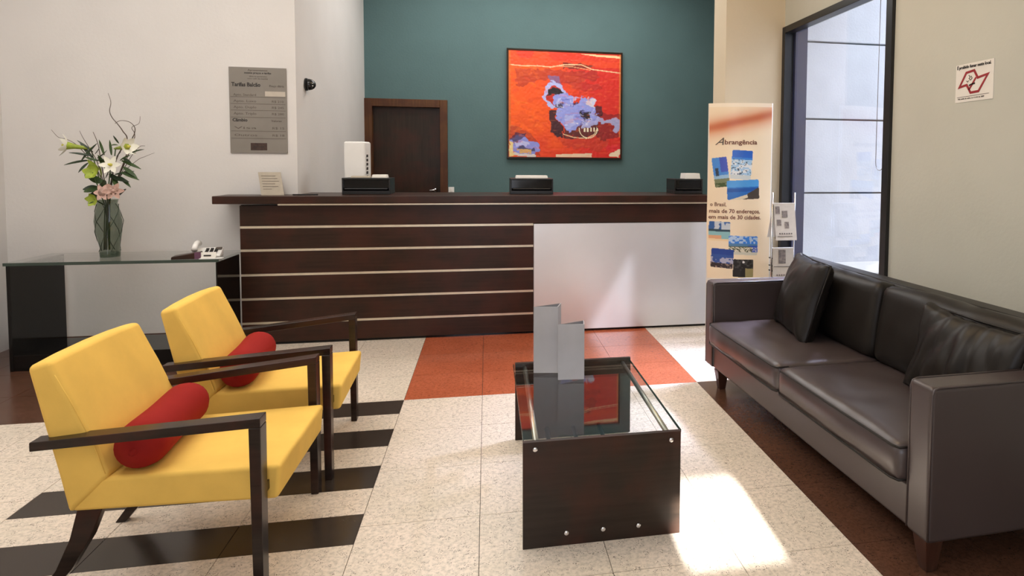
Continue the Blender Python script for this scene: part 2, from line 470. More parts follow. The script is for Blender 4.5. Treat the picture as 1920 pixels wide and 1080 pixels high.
# window in the right wall, with its frame, far reveal and the court outside
win = struct('window_1', bx(3.055, 3.065, -0.10, 1.35, 0.5, 2.54), M['window_glass'])
fm = MB().box(3.005, 3.09, -0.165, -0.10, 0.45, 2.59).box(3.005, 3.09, 1.345, 1.398, 0.45, 2.59)
fm.box(3.005, 3.09, -0.10, 1.345, 2.535, 2.59).box(3.005, 3.09, -0.10, 1.345, 0.45, 0.5)
fm.build('frame', M['black_metal'], win, 0.003)
bx(3.09, 3.20, 1.31, 1.398, 0.45, 2.59).build('reveal_fin', M['fin'], win)
court = struct('wall_outside', bx(3.21, 7.6, 2.46, 2.6, -0.3, 4.6), M['grout'])
court.data.materials[0] = plain('grey_joint', (120, 122, 130), 0.9)
zs = [-0.3, 0.32, 1.105, 1.885, 2.69, 3.47, 4.6]
for i in range(6):
    bx(3.2, 7.6, 2.40, 2.46, zs[i] + 0.009, zs[i + 1] - 0.009).build('panel', M['concrete'], court, 0.006, 1)
struct('wall_outside_end', bx(7.6, 7.8, -5.3, 2.6, -0.3, 4.6), M['concrete'])
struct('trim_court_floor', bx(3.21, 7.6, -5.1, 2.46, -0.32, -0.3), M['court_floor'])
struct('trim_court_ledge', bx(3.25, 7.6, 1.72, 2.40, -0.3, 0.36), M['court_floor'])

# ------------------------------------------------------------------ reception counter
rc = thing('reception_counter', 'long dark wood reception counter with pale metal strips and white front panel', 'counter', (0, 0, 0))
MB().prism([(-1.49, 1.30), (2.36, 1.30), (2.36, 1.95), (-0.975, 1.95), (-0.975, 1.59), (-1.49, 1.59)], 1.078, 1.136).build('countertop', M['wenge'], rc, 0.004)
bx(-1.05, 2.36, 1.312, 1.325, 1.066, 1.078).build('edge_strip', M['strip'], rc)
bx(-1.33, 2.36, 1.395, 1.44, 0.02, 1.066).build('carcass', M['lacquer'], rc)
zs = [(0.02, 0.160), (0.178, 0.345), (0.363, 0.528), (0.546, 0.715), (0.733, 0.89)]
for z0, z1 in zs:
    bx(-1.33, 0.85, 1.368, 1.395, z0, z1).build('board', M['wenge'], rc, 0.002)
for z0, z1 in ((0.160, 0.178), (0.345, 0.363), (0.528, 0.546), (0.715, 0.733), (0.89, 0.908)):
    bx(-1.33, 0.85, 1.373, 1.395, z0, z1).build('metal_strip', M['strip'], rc)
bx(-1.33, 2.36, 1.368, 1.395, 0.908, 1.062).build('fascia_board', M['wenge'], rc, 0.002)
wp = bx(0.853, 2.36, 1.372, 1.395, 0.02, 0.903).build('white_panel', M['white_panel'], rc, 0.002); wp['label'] = 'plain white front panel'
bx(-1.31, 2.34, 1.39, 1.43, 0.0, 0.02).build('plinth', M['lacquer'], rc)

# things on the counter
def black_tray(x0, x1, y0, label):
    w = x1 - x0
    t = thing('document_tray', label, 'tray', ((x0 + x1) / 2, y0, 1.136), 0, 'black trays on the reception counter')
    b = MB().box(-w / 2, w / 2, 0, 0.26, 0, 0.03).box(-w / 2, w / 2, 0.24, 0.26, 0.03, 0.125)
    b.box(-w / 2, -w / 2 + 0.012, 0, 0.24, 0.03, 0.125).box(w / 2 - 0.012, w / 2, 0, 0.24, 0.03, 0.125)
    b.build('case', M['black_plastic'], t, 0.002, 1)
    bx(-w / 2, w / 2, -0.004, 0.26, 0.118, 0.132).build('lid', M['black_plastic'], t, 0.003)
    bx(-w / 2 + 0.012, w / 2 - 0.012, 0.012, 0.02, 0.052, 0.118).build('front_flap', M['lacquer'], t)
    bx(-w / 2 + 0.02, w / 2 - 0.02, -0.008, 0.004, 0.038, 0.050).build('lip', M['black_plastic'], t, 0.004)
    return t
black_tray(-0.65, -0.283, 1.56, 'black tray box on the counter in front of the dark door')
black_tray(0.672, 1.03, 1.56, 'black tray box on the counter below the red painting')
black_tray(2.095, 2.455 - 0.1, 1.56, 'black tray box on the counter beside the upright banner')
def slab_pad(name, label, cat, x0, x1, y0, y1, z0, h, mat, lift=0.0, grp=None):
    m = MB().hexa([(x0, y0, z0), (x1, y0, z0), (x1, y1, z0), (x0, y1, z0)], [(x0 + .006, y0 + .006, z0 + h), (x1 - .006, y0 + .006, z0 + h + lift), (x1 - .006, y1, z0 + h + lift), (x0 + .006, y1, z0 + h)])
    o = m.build(name, mat, None, 0.002, 1); return tag(o, label, cat, grp)
zt = 1.136 + 0.132
slab_pad('paper_pad', 'white keyboard shaped pad on the black tray below the painting', 'pad', 0.718, 0.99, 1.60, 1.74, zt, 0.024, M['white_plastic'])
slab_pad('paper_pad', 'thick white block on the black tray beside the banner', 'pad', 2.20, 2.34, 1.58, 1.74, zt, 0.05, M['white_plastic'])
slab_pad('paper_pad', 'grey paper pad on the left black tray, beside the white tower', 'pad', -0.59, -0.44, 1.585, 1.66, zt, 0.015, M['paper_grey'])
slab_pad('paper_pad', 'small cream folded pad on the right end of the left black tray', 'pad', -0.43, -0.31, 1.585, 1.68, zt, 0.026, M['paper'])
tw_ = thing('white_tower', 'white upright plastic tower case on the counter left of the dark door', 'tower', (-0.60, 1.92, 1.136), math.radians(-6))
MB().prism([(-0.085, -0.08), (0.085, -0.08), (0.105, 0.02), (0.085, 0.10), (-0.085, 0.10)], 0, 0.43).build('case', M['white_plastic'], tw_, 0.016, 3)
for i in range(7):
    z = 0.09 + 0.035 * i
    MB().hexa([(0.094, -0.055, z), (0.0985, -0.025, z), (0.0985, -0.025, z), (0.094, -0.055, z)], [(0.094, -0.055, z + .022), (0.0985, -0.025, z + .022), (0.0985, -0.024, z + .022), (0.094, -0.054, z + .022)]).build('vent', M['ink'], tw_)
ds = thing('notice_holder', 'leaning grey paper notice in a clear holder on the counter left end', 'notice', (-1.13, 1.46, 1.136))
MB().hexa([(-0.075, -0.005, 0), (0.085, -0.005, 0), (0.085, 0.0, 0), (-0.075, 0.0, 0)], [(-0.115, 0.055, 0.175), (0.045, 0.055, 0.175), (0.045, 0.06, 0.175), (-0.115, 0.06, 0.175)]).build('sheet', M['paper_grey'], ds)
bx(-0.085, 0.095, -0.012, 0.07, 0, 0.004).build('base', M['glass'], ds)
for i in range(6):
    z = 0.145 - 0.02 * i; f_ = z / 0.175; w = (0.10, 0.11, 0.12, 0.09, 0.11, 0.06)[i]
    y = -0.0065 + 0.06 * f_; x = -0.055 - 0.04 * f_
    MB().box(x, x + w, y - 0.001, y + 0.001, z, z + 0.004).build('text_line', M['ink_faint'], ds)
pn = thing('pen', 'black pen lying on the counter right of the paper notice', 'pen', (-0.98, 1.44, 1.1405))
MB().tube([(0, 0, 0), (0.17, 0.015, 0)], 0.0045, 8).build('barrel', M['black_plastic'], pn, smooth=True)
MB().tube([(0.165, 0.0145, 0), (0.178, 0.0157, 0)], [0.0058, 0.0052], 8).build('cap', M['ink'], pn, smooth=True)

# ------------------------------------------------------------------ wall plaque, wall fixture
pl = thing('wall_plaque', 'brushed metal price plaque with dark lettering on the white wall', 'plaque', (-1.46, 1.6, 1.458))
bx(0, 0.408, -0.012, 0, 0, 0.66).build('plate', M['plaque'], pl, 0.002)
def ptext(body, size, x, z, w, bold=0.0, mat='ink'):
    text(body, size, M[mat], frame_mtx((x, -0.0125, z), (1, 0, 0), (0, 0, 1)), pl, width=w, bold=bold)
ptext('Apresentamos', 0.02, 0.135, 0.632, 0.14, 0.0002, 'ink_soft')
ptext('nossos preços e tarifas', 0.02, 0.11, 0.611, 0.19, 0.0004)
ptext('diária de apartamento', 0.015, 0.145, 0.586, 0.125, 0, 'ink_soft')
ptext('com café da manhã', 0.015, 0.13, 0.569, 0.145, 0, 'ink_soft')
ptext('Tarifas Balcão', 0.042, 0.018, 0.513, 0.205, 0.0012)
ptext('Preço diária', 0.024, 0.285, 0.512, 0.105, 0.0002, 'ink_soft')
for z, a, b in ((0.44, 'Apto. Standard', ''), (0.392, 'Apto. Luxo', 'R$ 210'), (0.345, 'Apto. Duplo', 'R$ 245'), (0.296, 'Apto. Triplo', 'R$ 280'), (0.186, 'Visa', 'R$ 15'), (0.130, 'Outros', 'R$ 18')):
    ptext(a, 0.026, 0.03, z, 0.16, 0, 'ink_soft')
    if b: ptext(b, 0.024, 0.30, z, 0.085, 0, 'ink_soft')
ptext('Câmbio', 0.034, 0.02, 0.243, 0.105, 0.001)
ptext('Valores', 0.022, 0.295, 0.243, 0.075, 0.0002, 'ink_soft')
for z in (0.435, 0.382, 0.332, 0.278, 0.172, 0.116):
    bx(0.01, 0.40, -0.0135, -0.012, z - 0.004, z - 0.001).build('ruled_line', M['ink_soft'], pl)
bx(0.255, 0.40, -0.0135, -0.012, 0.44, 0.478).build('blank_label', M['plaque_light'], pl)
bx(0.145, 0.262, -0.014, -0.012, 0.022, 0.078).build('emblem', M['plaque_dark'], pl, 0.003)
bx(0.165, 0.242, -0.0148, -0.014, 0.046, 0.05).build('emblem_line', M['ink'], pl)

sc = thing('wall_fixture', 'small black half-dome fixture on the white return wall', 'fixture', (-0.983, 1.87, 2.03))
R90 = Matrix.Rotation(PI / 2, 4, 'Y')
o = MB().lathe([(0.052, 0), (0.052, 0.012)], 24).build('mount', M['black_plastic'], sc, smooth=False); o.matrix_local = R90
o = MB().lathe([(0.048, 0.012), (0.047, 0.03), (0.041, 0.05), (0.03, 0.066), (0.015, 0.076), (0.002, 0.079)], 24).build('dome', M['black_dome'], sc, smooth=True); o.matrix_local = R90
for dz in (0.008, -0.014):
    MB().lathe([(0.001, -0.004), (0.006, 0.0), (0.001, 0.004)], 10, (0.062, -0.032, dz)).build('led', M['white_plastic'], sc, smooth=True)  # white beads stand for the specular glints on the dome

# ------------------------------------------------------------------ painting
def raster(w, h, fn):
    ys, xs = np.mgrid[0:h, 0:w]; return fn(xs / (w - 1.0), ys / (h - 1.0))
def vnoise(x, y, f, seed=0):
    rs = np.random.RandomState(seed); g = rs.rand(70, 70)
    xx = (x * f) % 68; yy = (y * f) % 68
    i = xx.astype(int); j = yy.astype(int); a = xx - i; b = yy - j
    a = a * a * (3 - 2 * a); b = b * b * (3 - 2 * b)
    return (g[j, i] * (1 - a) * (1 - b) + g[j, i + 1] * a * (1 - b) + g[j + 1, i] * (1 - a) * b + g[j + 1, i + 1] * a * b)
def inpoly(x, y, poly):
    r = np.zeros(x.shape, bool); n = len(poly)
    for k in range(n):
        x0, y0 = poly[k]; x1, y1 = poly[(k + 1) % n]
        c = ((y0 > y) != (y1 > y))
        r ^= c & (x < (x1 - x0) * (y - y0) / ((y1 - y0) if y1 != y0 else 1e-9) + x0)
    return r
def segdist(x, y, pts):
    d = np.full(x.shape, 1e9)
    for (x0, y0), (x1, y1) in zip(pts[:-1], pts[1:]):
        L = (x1 - x0) ** 2 + (y1 - y0) ** 2 + 1e-9
        t = np.clip(((x - x0) * (x1 - x0) + (y - y0) * (y1 - y0)) / L, 0, 1)
        d = np.minimum(d, np.hypot(x - x0 - t * (x1 - x0), y - y0 - t * (y1 - y0)))
    return d
def lay(col, mask, rgb, a=1.0):
    c = np.array(lin(rgb)[:3]); m = (mask.astype(float) * a)[..., None]; col[:] = col * (1 - m) + c * m
def grid_print(name, pts, col, mat, parent):
    """pts (h,w,3) surface points, col (h,w,3) linear print colours"""
    hh, ww, _ = pts.shape
    idx = np.arange(hh * ww).reshape(hh, ww)
    f = np.stack([idx[:-1, :-1], idx[1:, :-1], idx[1:, 1:], idx[:-1, 1:]], -1).reshape(-1, 4)
    me = bpy.data.meshes.new(name); me.from_pydata(pts.reshape(-1, 3).tolist(), [], f.tolist())
    at = me.color_attributes.new('print', 'FLOAT_COLOR', 'POINT')
    flat = np.concatenate([col.reshape(-1, 3), np.ones((hh * ww, 1))], 1).astype(np.float32).ravel()
    at.data.foreach_set('color', flat); me.materials.append(mat)
    for p in me.polygons: p.use_smooth = True
    return link(bpy.data.objects.new(name, me), parent)

def paint_abstract(s, t):
    # work in the pixel frame x 222..1090, y 150..985 that the strokes were measured in
    x = 222 + s * 868; y = 150 + t * 835
    wx = x + (vnoise(s, t, 16, 1) - .5) * 26 + (vnoise(s, t * .6, 66, 2) - .5) * 20
    wy = y + (vnoise(s, t, 16, 3) - .5) * 26 + (vnoise(s * .6, t, 66, 4) - .5) * 20
    n = vnoise(s, t, 7, 5); n2 = vnoise(s * .4, t, 40, 6)
    col = np.zeros(s.shape + (3,))
    a = np.clip((x - 330) / 520 + (n - .5) * .7, 0, 1)[..., None]
    col[:] = np.array(lin((255, 96, 18))[:3]) * (1 - a) + np.array(lin((222, 44, 34))[:3]) * a
    lay(col, (n2 > .66), (206, 44, 26), .22)
    lay(col, (y < 262), (240, 74, 30), .8); lay(col, (wy < 215) & (n > .5), (226, 50, 30), .7)
    lay(col, inpoly(wx, wy, [(280, 285), (900, 290), (930, 350), (700, 400), (480, 370), (290, 440)]), (150, 40, 34), .55)
    lay(col, inpoly(wx, wy, [(660, 380), (900, 390), (960, 440), (760, 470)]), (170, 44, 40), .5)
    lay(col, inpoly(wx, wy, [(640, 232), (790, 225), (880, 262), (800, 275), (640, 272)]), (92, 34, 26), .8)
    lay(col, segdist(x, y, [(230, 263), (330, 270), (440, 265), (540, 272), (650, 248), (780, 245), (860, 278), (980, 290), (1085, 300)]) < 4.2, (248, 196, 150))
    lay(col, segdist(x, y, [(560, 262), (700, 262), (850, 285)]) < 3, (246, 170, 120), .8)
    lay(col, inpoly(wx, y, [(760, 158), (1092, 165), (1092, 184), (900, 176)]), (250, 214, 160))
    lay(col, (x < 236), (214, 110, 40), .8); lay(col, (x > 1078) & (y < 820), (226, 150, 70), .5)
    lay(col, inpoly(wx, wy, [(240, 730), (400, 800), (470, 900), (460, 985), (222, 985), (225, 800)]), (160, 52, 34), .6)
    lay(col, inpoly(wx, wy, [(560, 790), (940, 780), (1000, 860), (930, 930), (640, 900)]), (196, 60, 40), .6)
    lay(col, inpoly(wx, wy, [(900, 700), (1092, 690), (1092, 820), (960, 850), (860, 800)]), (120, 30, 36), .75)
    lay(col, inpoly(wx, wy, [(940, 620), (1092, 640), (1092, 690), (930, 680)]), (104, 30, 40), .6)
    # dark under-painting
    dk = (42, 26, 40)
    lay(col, inpoly(wx, wy, [(536, 604), (586, 612), (584, 668), (604, 700), (628, 742), (642, 832), (600, 828), (570, 792), (546, 770), (538, 700)]), dk, .95)
    lay(col, inpoly(wx, wy, [(690, 540), (750, 545), (760, 590), (690, 590)]), (70, 30, 56), .9)
    lay(col, inpoly(wx, wy, [(870, 560), (945, 580), (940, 660), (880, 680)]), dk, .85)
    lay(col, inpoly(wx, wy, [(640, 760), (780, 700), (930, 690), (910, 790), (800, 830), (650, 830)]), (74, 38, 40), .9)
    lay(col, inpoly(wx, wy, [(520, 345), (610, 345), (620, 400), (540, 400)]), (128, 104, 150), .8)
    # lavender figure
    lv = (152, 160, 232); lv2 = (184, 190, 240)
    ring = np.hypot((wx - 572) / 86, (wy - 490) / 106)
    lay(col, ring < 1, lv2)
    lay(col, np.hypot((wx - 575) / 62, (wy - 492) / 80) < 1, (196, 46, 36))
    lay(col, inpoly(wx, wy, [(512, 450), (560, 425), (620, 440), (655, 490), (600, 500), (560, 480), (520, 500)]), (36, 26, 34))
    lay(col, inpoly(wx, wy, [(570, 505), (660, 460), (705, 500), (700, 560), (760, 560), (765, 490), (805, 505), (830, 530), (885, 520), (900, 590), (880, 640), (935, 670), (900, 720), (780, 700), (730, 770), (680, 785), (640, 740), (600, 690), (580, 640), (600, 580), (560, 560)]), lv)
    lay(col, inpoly(wx, wy, [(900, 655), (960, 690), (1040, 670), (1092, 680), (1092, 770), (1050, 780), (1035, 705), (950, 715)]), (170, 176, 220), .9)
    lay(col, inpoly(wx, wy, [(800, 530), (885, 520), (900, 580), (830, 560)]), (226, 218, 226), .9)
    lay(col, inpoly(wx, wy, [(640, 660), (720, 640), (730, 740), (670, 770)]), lv2, .7)
    lay(col, inpoly(wx, wy, [(755, 632), (800, 608), (855, 615), (845, 668), (800, 690), (765, 660)]), dk)
    lay(col, inpoly(wx, wy, [(575, 560), (640, 540), (655, 545), (630, 595), (575, 590)]), (44, 28, 36), .85)
    lay(col, inpoly(wx, wy, [(600, 520), (640, 515), (600, 580), (590, 560)]), lv2)
    lay(col, inpoly(wx, wy, [(780, 690), (880, 660), (940, 680), (900, 735), (790, 740)]), (176, 176, 226), .9)
    rs = np.random.RandomState(5)
    for k_ in range(70):      # loose brush strokes over the figure
        px_, py_ = rs.uniform(575, 900), rs.uniform(470, 760)
        L_, an = rs.uniform(15, 60), rs.uniform(-1.4, .2)
        m_ = (segdist(wx, wy, [(px_, py_), (px_ + L_ * math.cos(an), py_ + L_ * math.sin(an))]) < rs.uniform(2, 7)) & inpoly(wx, wy, [(580, 560), (660, 455), (710, 500), (770, 490), (890, 520), (930, 670), (880, 720), (720, 770), (650, 740), (590, 660)])
        lay(col, m_, [(206, 208, 246), (128, 138, 222), (226, 222, 240), (110, 112, 196)][k_ % 4], rs.uniform(.35, .8))
    for k_ in range(60):
        px_, py_ = rs.uniform(230, 560), rs.uniform(290, 860)
        L_, an = rs.uniform(30, 120), rs.uniform(-.9, .9)
        lay(col, segdist(wx, wy, [(px_, py_), (px_ + L_ * math.cos(an) * .5, py_ + L_ * math.sin(an))]) < rs.uniform(3, 12), [(255, 110, 24), (240, 70, 24), (255, 128, 40), (214, 54, 28)][k_ % 4], rs.uniform(.12, .35)) if px_ < 500 else None
    for k_ in range(40):
        px_, py_ = rs.uniform(700, 1070), rs.uniform(300, 900)
        lay(col, (segdist(wx, wy, [(px_, py_), (px_ + rs.uniform(-60, 60), py_ + rs.uniform(-60, 60))]) < rs.uniform(2, 9)) & ~(inpoly(x, y, [(580, 470), (930, 470), (1090, 650), (1090, 790), (600, 800)])), [(206, 30, 40), (236, 60, 36), (180, 36, 36), (244, 96, 60)][k_ % 4], rs.uniform(.15, .4))
    # cream scratch lines
    ring2 = np.abs(np.hypot(x - 835, (y - 752) * .95) - 72)
    lay(col, (ring2 < 3.2) & (y > 745), (246, 226, 190))
    lay(col, segdist(x, y, [(640, 800), (720, 825), (820, 832), (880, 800), (900, 760)]) < 3, (240, 206, 160))
    lay(col, inpoly(wx, y, [(790, 752), (905, 738), (915, 765), (880, 776), (800, 780)]) & (((x * .08).astype(int) % 2) == 0), (244, 232, 200))
    # lower left cluster
    lay(col, inpoly(wx, wy, [(225, 850), (320, 812), (380, 850), (460, 880), (465, 940), (400, 968), (300, 972), (225, 920)]), (146, 150, 224))
    lay(col, inpoly(wx, wy, [(225, 840), (270, 800), (360, 800), (350, 830), (250, 880)]), (58, 38, 74), .8)
    lay(col, inpoly(wx, wy, [(300, 905), (390, 915), (410, 900), (440, 945), (400, 940), (300, 930)]), (48, 34, 60), .8)
    lay(col, inpoly(wx, wy, [(250, 860), (330, 870), (390, 870), (350, 905), (270, 900)]), (196, 196, 240))
    lay(col, inpoly(wx, wy, [(300, 925), (384, 920), (384, 955), (310, 955)]), (220, 172, 110))
    lay(col, inpoly(wx, wy, [(222, 870), (252, 880), (262, 985), (222, 985)]), (240, 214, 150))
    lay(col, inpoly(wx, wy, [(262, 960), (420, 958), (420, 985), (262, 985)]), (226, 220, 214), .9)
    lay(col, inpoly(wx, y, [(580, 962), (740, 955), (862, 950), (862, 985), (580, 985)]), (240, 214, 180), .9)
    lay(col, inpoly(wx, wy, [(1000, 960), (1050, 925), (1092, 915), (1092, 985), (1000, 980)]), (244, 222, 190), .95)
    lay(col, inpoly(wx, wy, [(980, 870), (1092, 880), (1092, 920), (990, 930)]), (226, 40, 56), .7)
    lay(col, (vnoise(s * .3, t, 66, 9) > .8), (255, 120, 60), .18)
    return col
pa = thing('painting', 'large square abstract painting in orange, red and lavender on the teal wall', 'painting', (0.727, 4.38, 1.455))
W_, H_ = 1.475, 1.375
pf = MB().box(0, W_, -0.045, -0.001, 0, 0.022).box(0, W_, -0.045, -0.001, H_ - 0.022, H_).box(0, 0.022, -0.045, -0.001, 0.022, H_ - 0.022).box(W_ - 0.022, W_, -0.045, -0.001, 0.022, H_ - 0.022)
pf.build('frame', M['arm_wood'], pa, 0.002, 1)
bx(0.022, W_ - 0.022, -0.03, -0.001, 0.022, H_ - 0.022).build('stretcher_board', M['ink_soft'], pa)
gw, gh = 250, 234
s_, t_ = raster(gw, gh, lambda a, b: (a, b))
pts = np.stack([0.022 + s_ * (W_ - 0.044), -0.036 - 0.003 * vnoise(s_, t_, 60, 3), H_ - 0.022 - t_ * (H_ - 0.044)], -1)
M['paint'] = vcol('oil_paint', 0.45)
grid_print('canvas', pts, paint_abstract(s_, t_), M['paint'], pa)

# ------------------------------------------------------------------ upright banner
bn = thing('banner_stand', 'tall curved cream advertising banner standing between counter and sofa', 'banner', (0, 0, 0))
BX0, BX1, BH = 2.262, 2.752, 1.895
def bsurf(s, z, off=0.0):
    # s along the chord; the left side curls back, the right side stands square
    w = 0.006 * math.sin(z * 5.0) * (1 - s)
    return (BX0 + s * (BX1 - BX0) + w, 1.0 + 0.16 * (1 - s) ** 2.2 + 0.02 * s - off, z)
M['print'] = vcol('banner_print', 0.32)
def banner_print(s, t):
    x = 285 + s * 322; y = 40 + t * 1000     # measured print frame
    col = np.zeros(s.shape + (3,)); col[:] = np.array(lin((244, 226, 196))[:3])
    n = vnoise(s, t * 3, 5, 11)
    top = 132 + (1 - s) * 50 - 30 * s
    d = y - top
    g = np.exp(-(np.clip(-d, 0, None) / 52) ** 2) * (d < 0) + np.exp(-(d / 56) ** 2) * (d >= 0)
    a = np.clip(g * (.85 + .2 * n), 0, 1)[..., None]
    col[:] = col * (1 - a) + np.array(lin((216, 138, 96))[:3]) * a
    a2 = (np.exp(-((d + 2) / 20) ** 2) * .6 * np.clip(1.2 - np.abs(s - .55), 0, 1))[..., None]; col[:] = col * (1 - a2) + np.array(lin((176, 70, 40))[:3]) * a2
    lay(col, y < 62, (250, 240, 222), .6)
    def photo(x0, y0, x1, y1, tilt, fn):
        cx_, cy_ = (x0 + x1) / 2, (y0 + y1) / 2; ca, sa = math.cos(tilt), math.sin(tilt)
        u = ((x - cx_) * ca + (y - cy_) * sa) / (x1 - x0) + .5; v = (-(x - cx_) * sa + (y - cy_) * ca) / (y1 - y0) + .5
        r = .06; uu = np.abs(u - .5); vv = np.abs(v - .5)
        m = (uu < .5) & (vv < .5) & ~((uu > .5 - r) & (vv > .5 - r) & (np.hypot(uu - .5 + r, vv - .5 + r) > r))
        fn(m, u, v)
    q = vnoise(s, t * 3, 30, 12); q2 = vnoise(s, t * 3, 55, 13)
    def sea(m, u, v):
        lay(col, m, (58, 130, 214)); lay(col, m & (v < .25), (40, 100, 200)); lay(col, m & (v > .32), (166, 202, 232))
        lay(col, m & (v > .36) & (q > .55), (226, 232, 238)); lay(col, m & (v > .3) & (q2 > .74), (60, 84, 110)); lay(col, m & (v > .85), (206, 214, 216))
    def tower(m, u, v):
        lay(col, m, (74, 140, 218)); lay(col, m & (u > .5) & (v < .5), (70, 90, 190)); lay(col, m & (v > .6), (150, 190, 222))
        lay(col, m & (np.abs(u - .25) < .1) & (v > .35) & (v < .62), (50, 64, 80)); lay(col, m & (v > .72), (120, 128, 96)); lay(col, m & (v > .86) & (q > .4), (66, 84, 44))
    def beach(m, u, v):
        lay(col, m, (76, 156, 226)); lay(col, m & (v > .36), (36, 108, 190)); lay(col, m & (v > .42) & (v < .6), (22, 84, 166))
        lay(col, m & (v > 1.02 - .45 * u), (222, 212, 184)); lay(col, m & (v > 1.22 - .5 * u) & (u > .3), (92, 78, 62)); lay(col, m & (u > .62) & (v > 1.2 - .8 * u), (70, 62, 56))
    def cove(m, u, v):
        lay(col, m, (52, 96, 158)); lay(col, m & (v < .45) & (u > .25) & (q > .35), (196, 206, 214)); lay(col, m & (v > .4) & (v < .52), (44, 70, 84))
        lay(col, m & (v > .52), (140, 190, 196)); lay(col, m & (v > .72) & (u < .6), (224, 170, 130)); lay(col, m & (v > .9), (240, 214, 170))
    def town(m, u, v):
        lay(col, m, (60, 130, 220)); lay(col, m & (v < .4) & (q > .5), (180, 206, 236)); lay(col, m & (v > .42), (84, 130, 170)); lay(col, m & (v > .5) & (u > .65), (40, 84, 190))
        lay(col, m & (v > .55) & (u < .8), (92, 96, 72)); lay(col, m & (v > .6) & (q2 > .5), (222, 216, 196)); lay(col, m & (v > .85), (206, 206, 190))
    def harbour(m, u, v):
        lay(col, m, (34, 66, 142)); lay(col, m & (v > .3), (52, 84, 152)); lay(col, m & (v > .45) & (q > .55), (176, 178, 200)); lay(col, m & (v > .75), (52, 44, 48)); lay(col, m & (v > .7) & (q2 > .7), (150, 130, 120))
    def bridge(m, u, v):
        lay(col, m, (38, 36, 34)); lay(col, m & (v < .5) & (q > .6), (70, 70, 66)); lay(col, m & (u > .6) & (v > .5), (150, 140, 96)); lay(col, m & (np.hypot(u - .5, v - .15) < .06), (230, 230, 230))
    photo(392, 306, 498, 470, .06, sea); photo(308, 346, 380, 515, -.14, tower); photo(376, 474, 540, 584, -.06, beach)
    photo(294, 712, 396, 822, .03, cove); photo(388, 792, 538, 900, .02, town); photo(304, 868, 412, 978, .07, harbour); photo(410, 926, 516, 1028, .02, bridge)
    return col
gw, gh = 130, 480
s_, t_ = raster(gw, gh, lambda a, b: (a, b))
col = banner_print(s_, t_ * 1.0)
zt_, zb_ = BH, 0.05
zz = np.where(t_ <= 1, BH - t_ * (BH - 0.46), 0)
pts = np.array([[bsurf(s_[j, i], zz[j, i]) for i in range(gw)] for j in range(gh)])
grid_print('printed_front', pts, col, M['print'], bn)
sk = MB(); n = 24; vs = []; fs = []
for k, z in enumerate((0.0, 0.46)):
    for i in range(n + 1): vs.append(bsurf(i / n, z))
for i in range(n): fs.append((i, i + 1, n + 2 + i, n + 1 + i))
sk.add(vs, fs).build('lower_panel', M['paper'], bn)
bk = MB(); vs = []; fs = []
for z in (0.0, BH):
    for i in range(n + 1): vs.append(bsurf(i / n, z, -0.012))
for i in range(n): fs.append((i, i + 1, n + 2 + i, n + 1 + i))
bk.add(vs, fs).build('backing_sheet', M['paper'], bn)
edge = MB().tube([bsurf(1.0, z, -0.006) for z in (0.0, 0.6, 1.2, BH)], 0.007, 8); edge.build('edge_strip', M['white_plastic'], bn, smooth=True)
def btext(body, size, x, y, w, mat, bold=0.0, shear=0.0):
    me = text_mesh(body, size, bold=bold, shear=shear)
    xs = [v_.co.x for v_ in me.vertices]; k = w / 322.0 * (BX1 - BX0) / (max(xs) - min(xs))
    s0 = (x - 285) / 322.0; z0 = BH - (y - 40) / 1000.0 * (BH - 0.46)
    for v_ in me.vertices:
        s1 = s0 + v_.co.x * k / (BX1 - BX0); p = bsurf(s1, z0 + v_.co.y, 0.002 + v_.co.z); v_.co = p
    me.materials.clear(); me.materials.append(mat); me.name = 'lettering'
    link(bpy.data.objects.new('lettering', me), bn)
btext('A', 0.085, 312, 276, 42, M['ink_soft'], 0, 0.5)
btext('brangência', 0.052, 356, 272, 166, M['ink_brown'], 0.0008)
btext('o Brasil,', 0.046, 298, 624, 76, M['ink_brown'], 0.0002)
btext('mais de 70 endereços,', 0.046, 294, 662, 252, M['ink_brown'], 0.0006)
btext('em mais de 30 cidades.', 0.046, 292, 696, 260, M['ink_brown'], 0.0006)

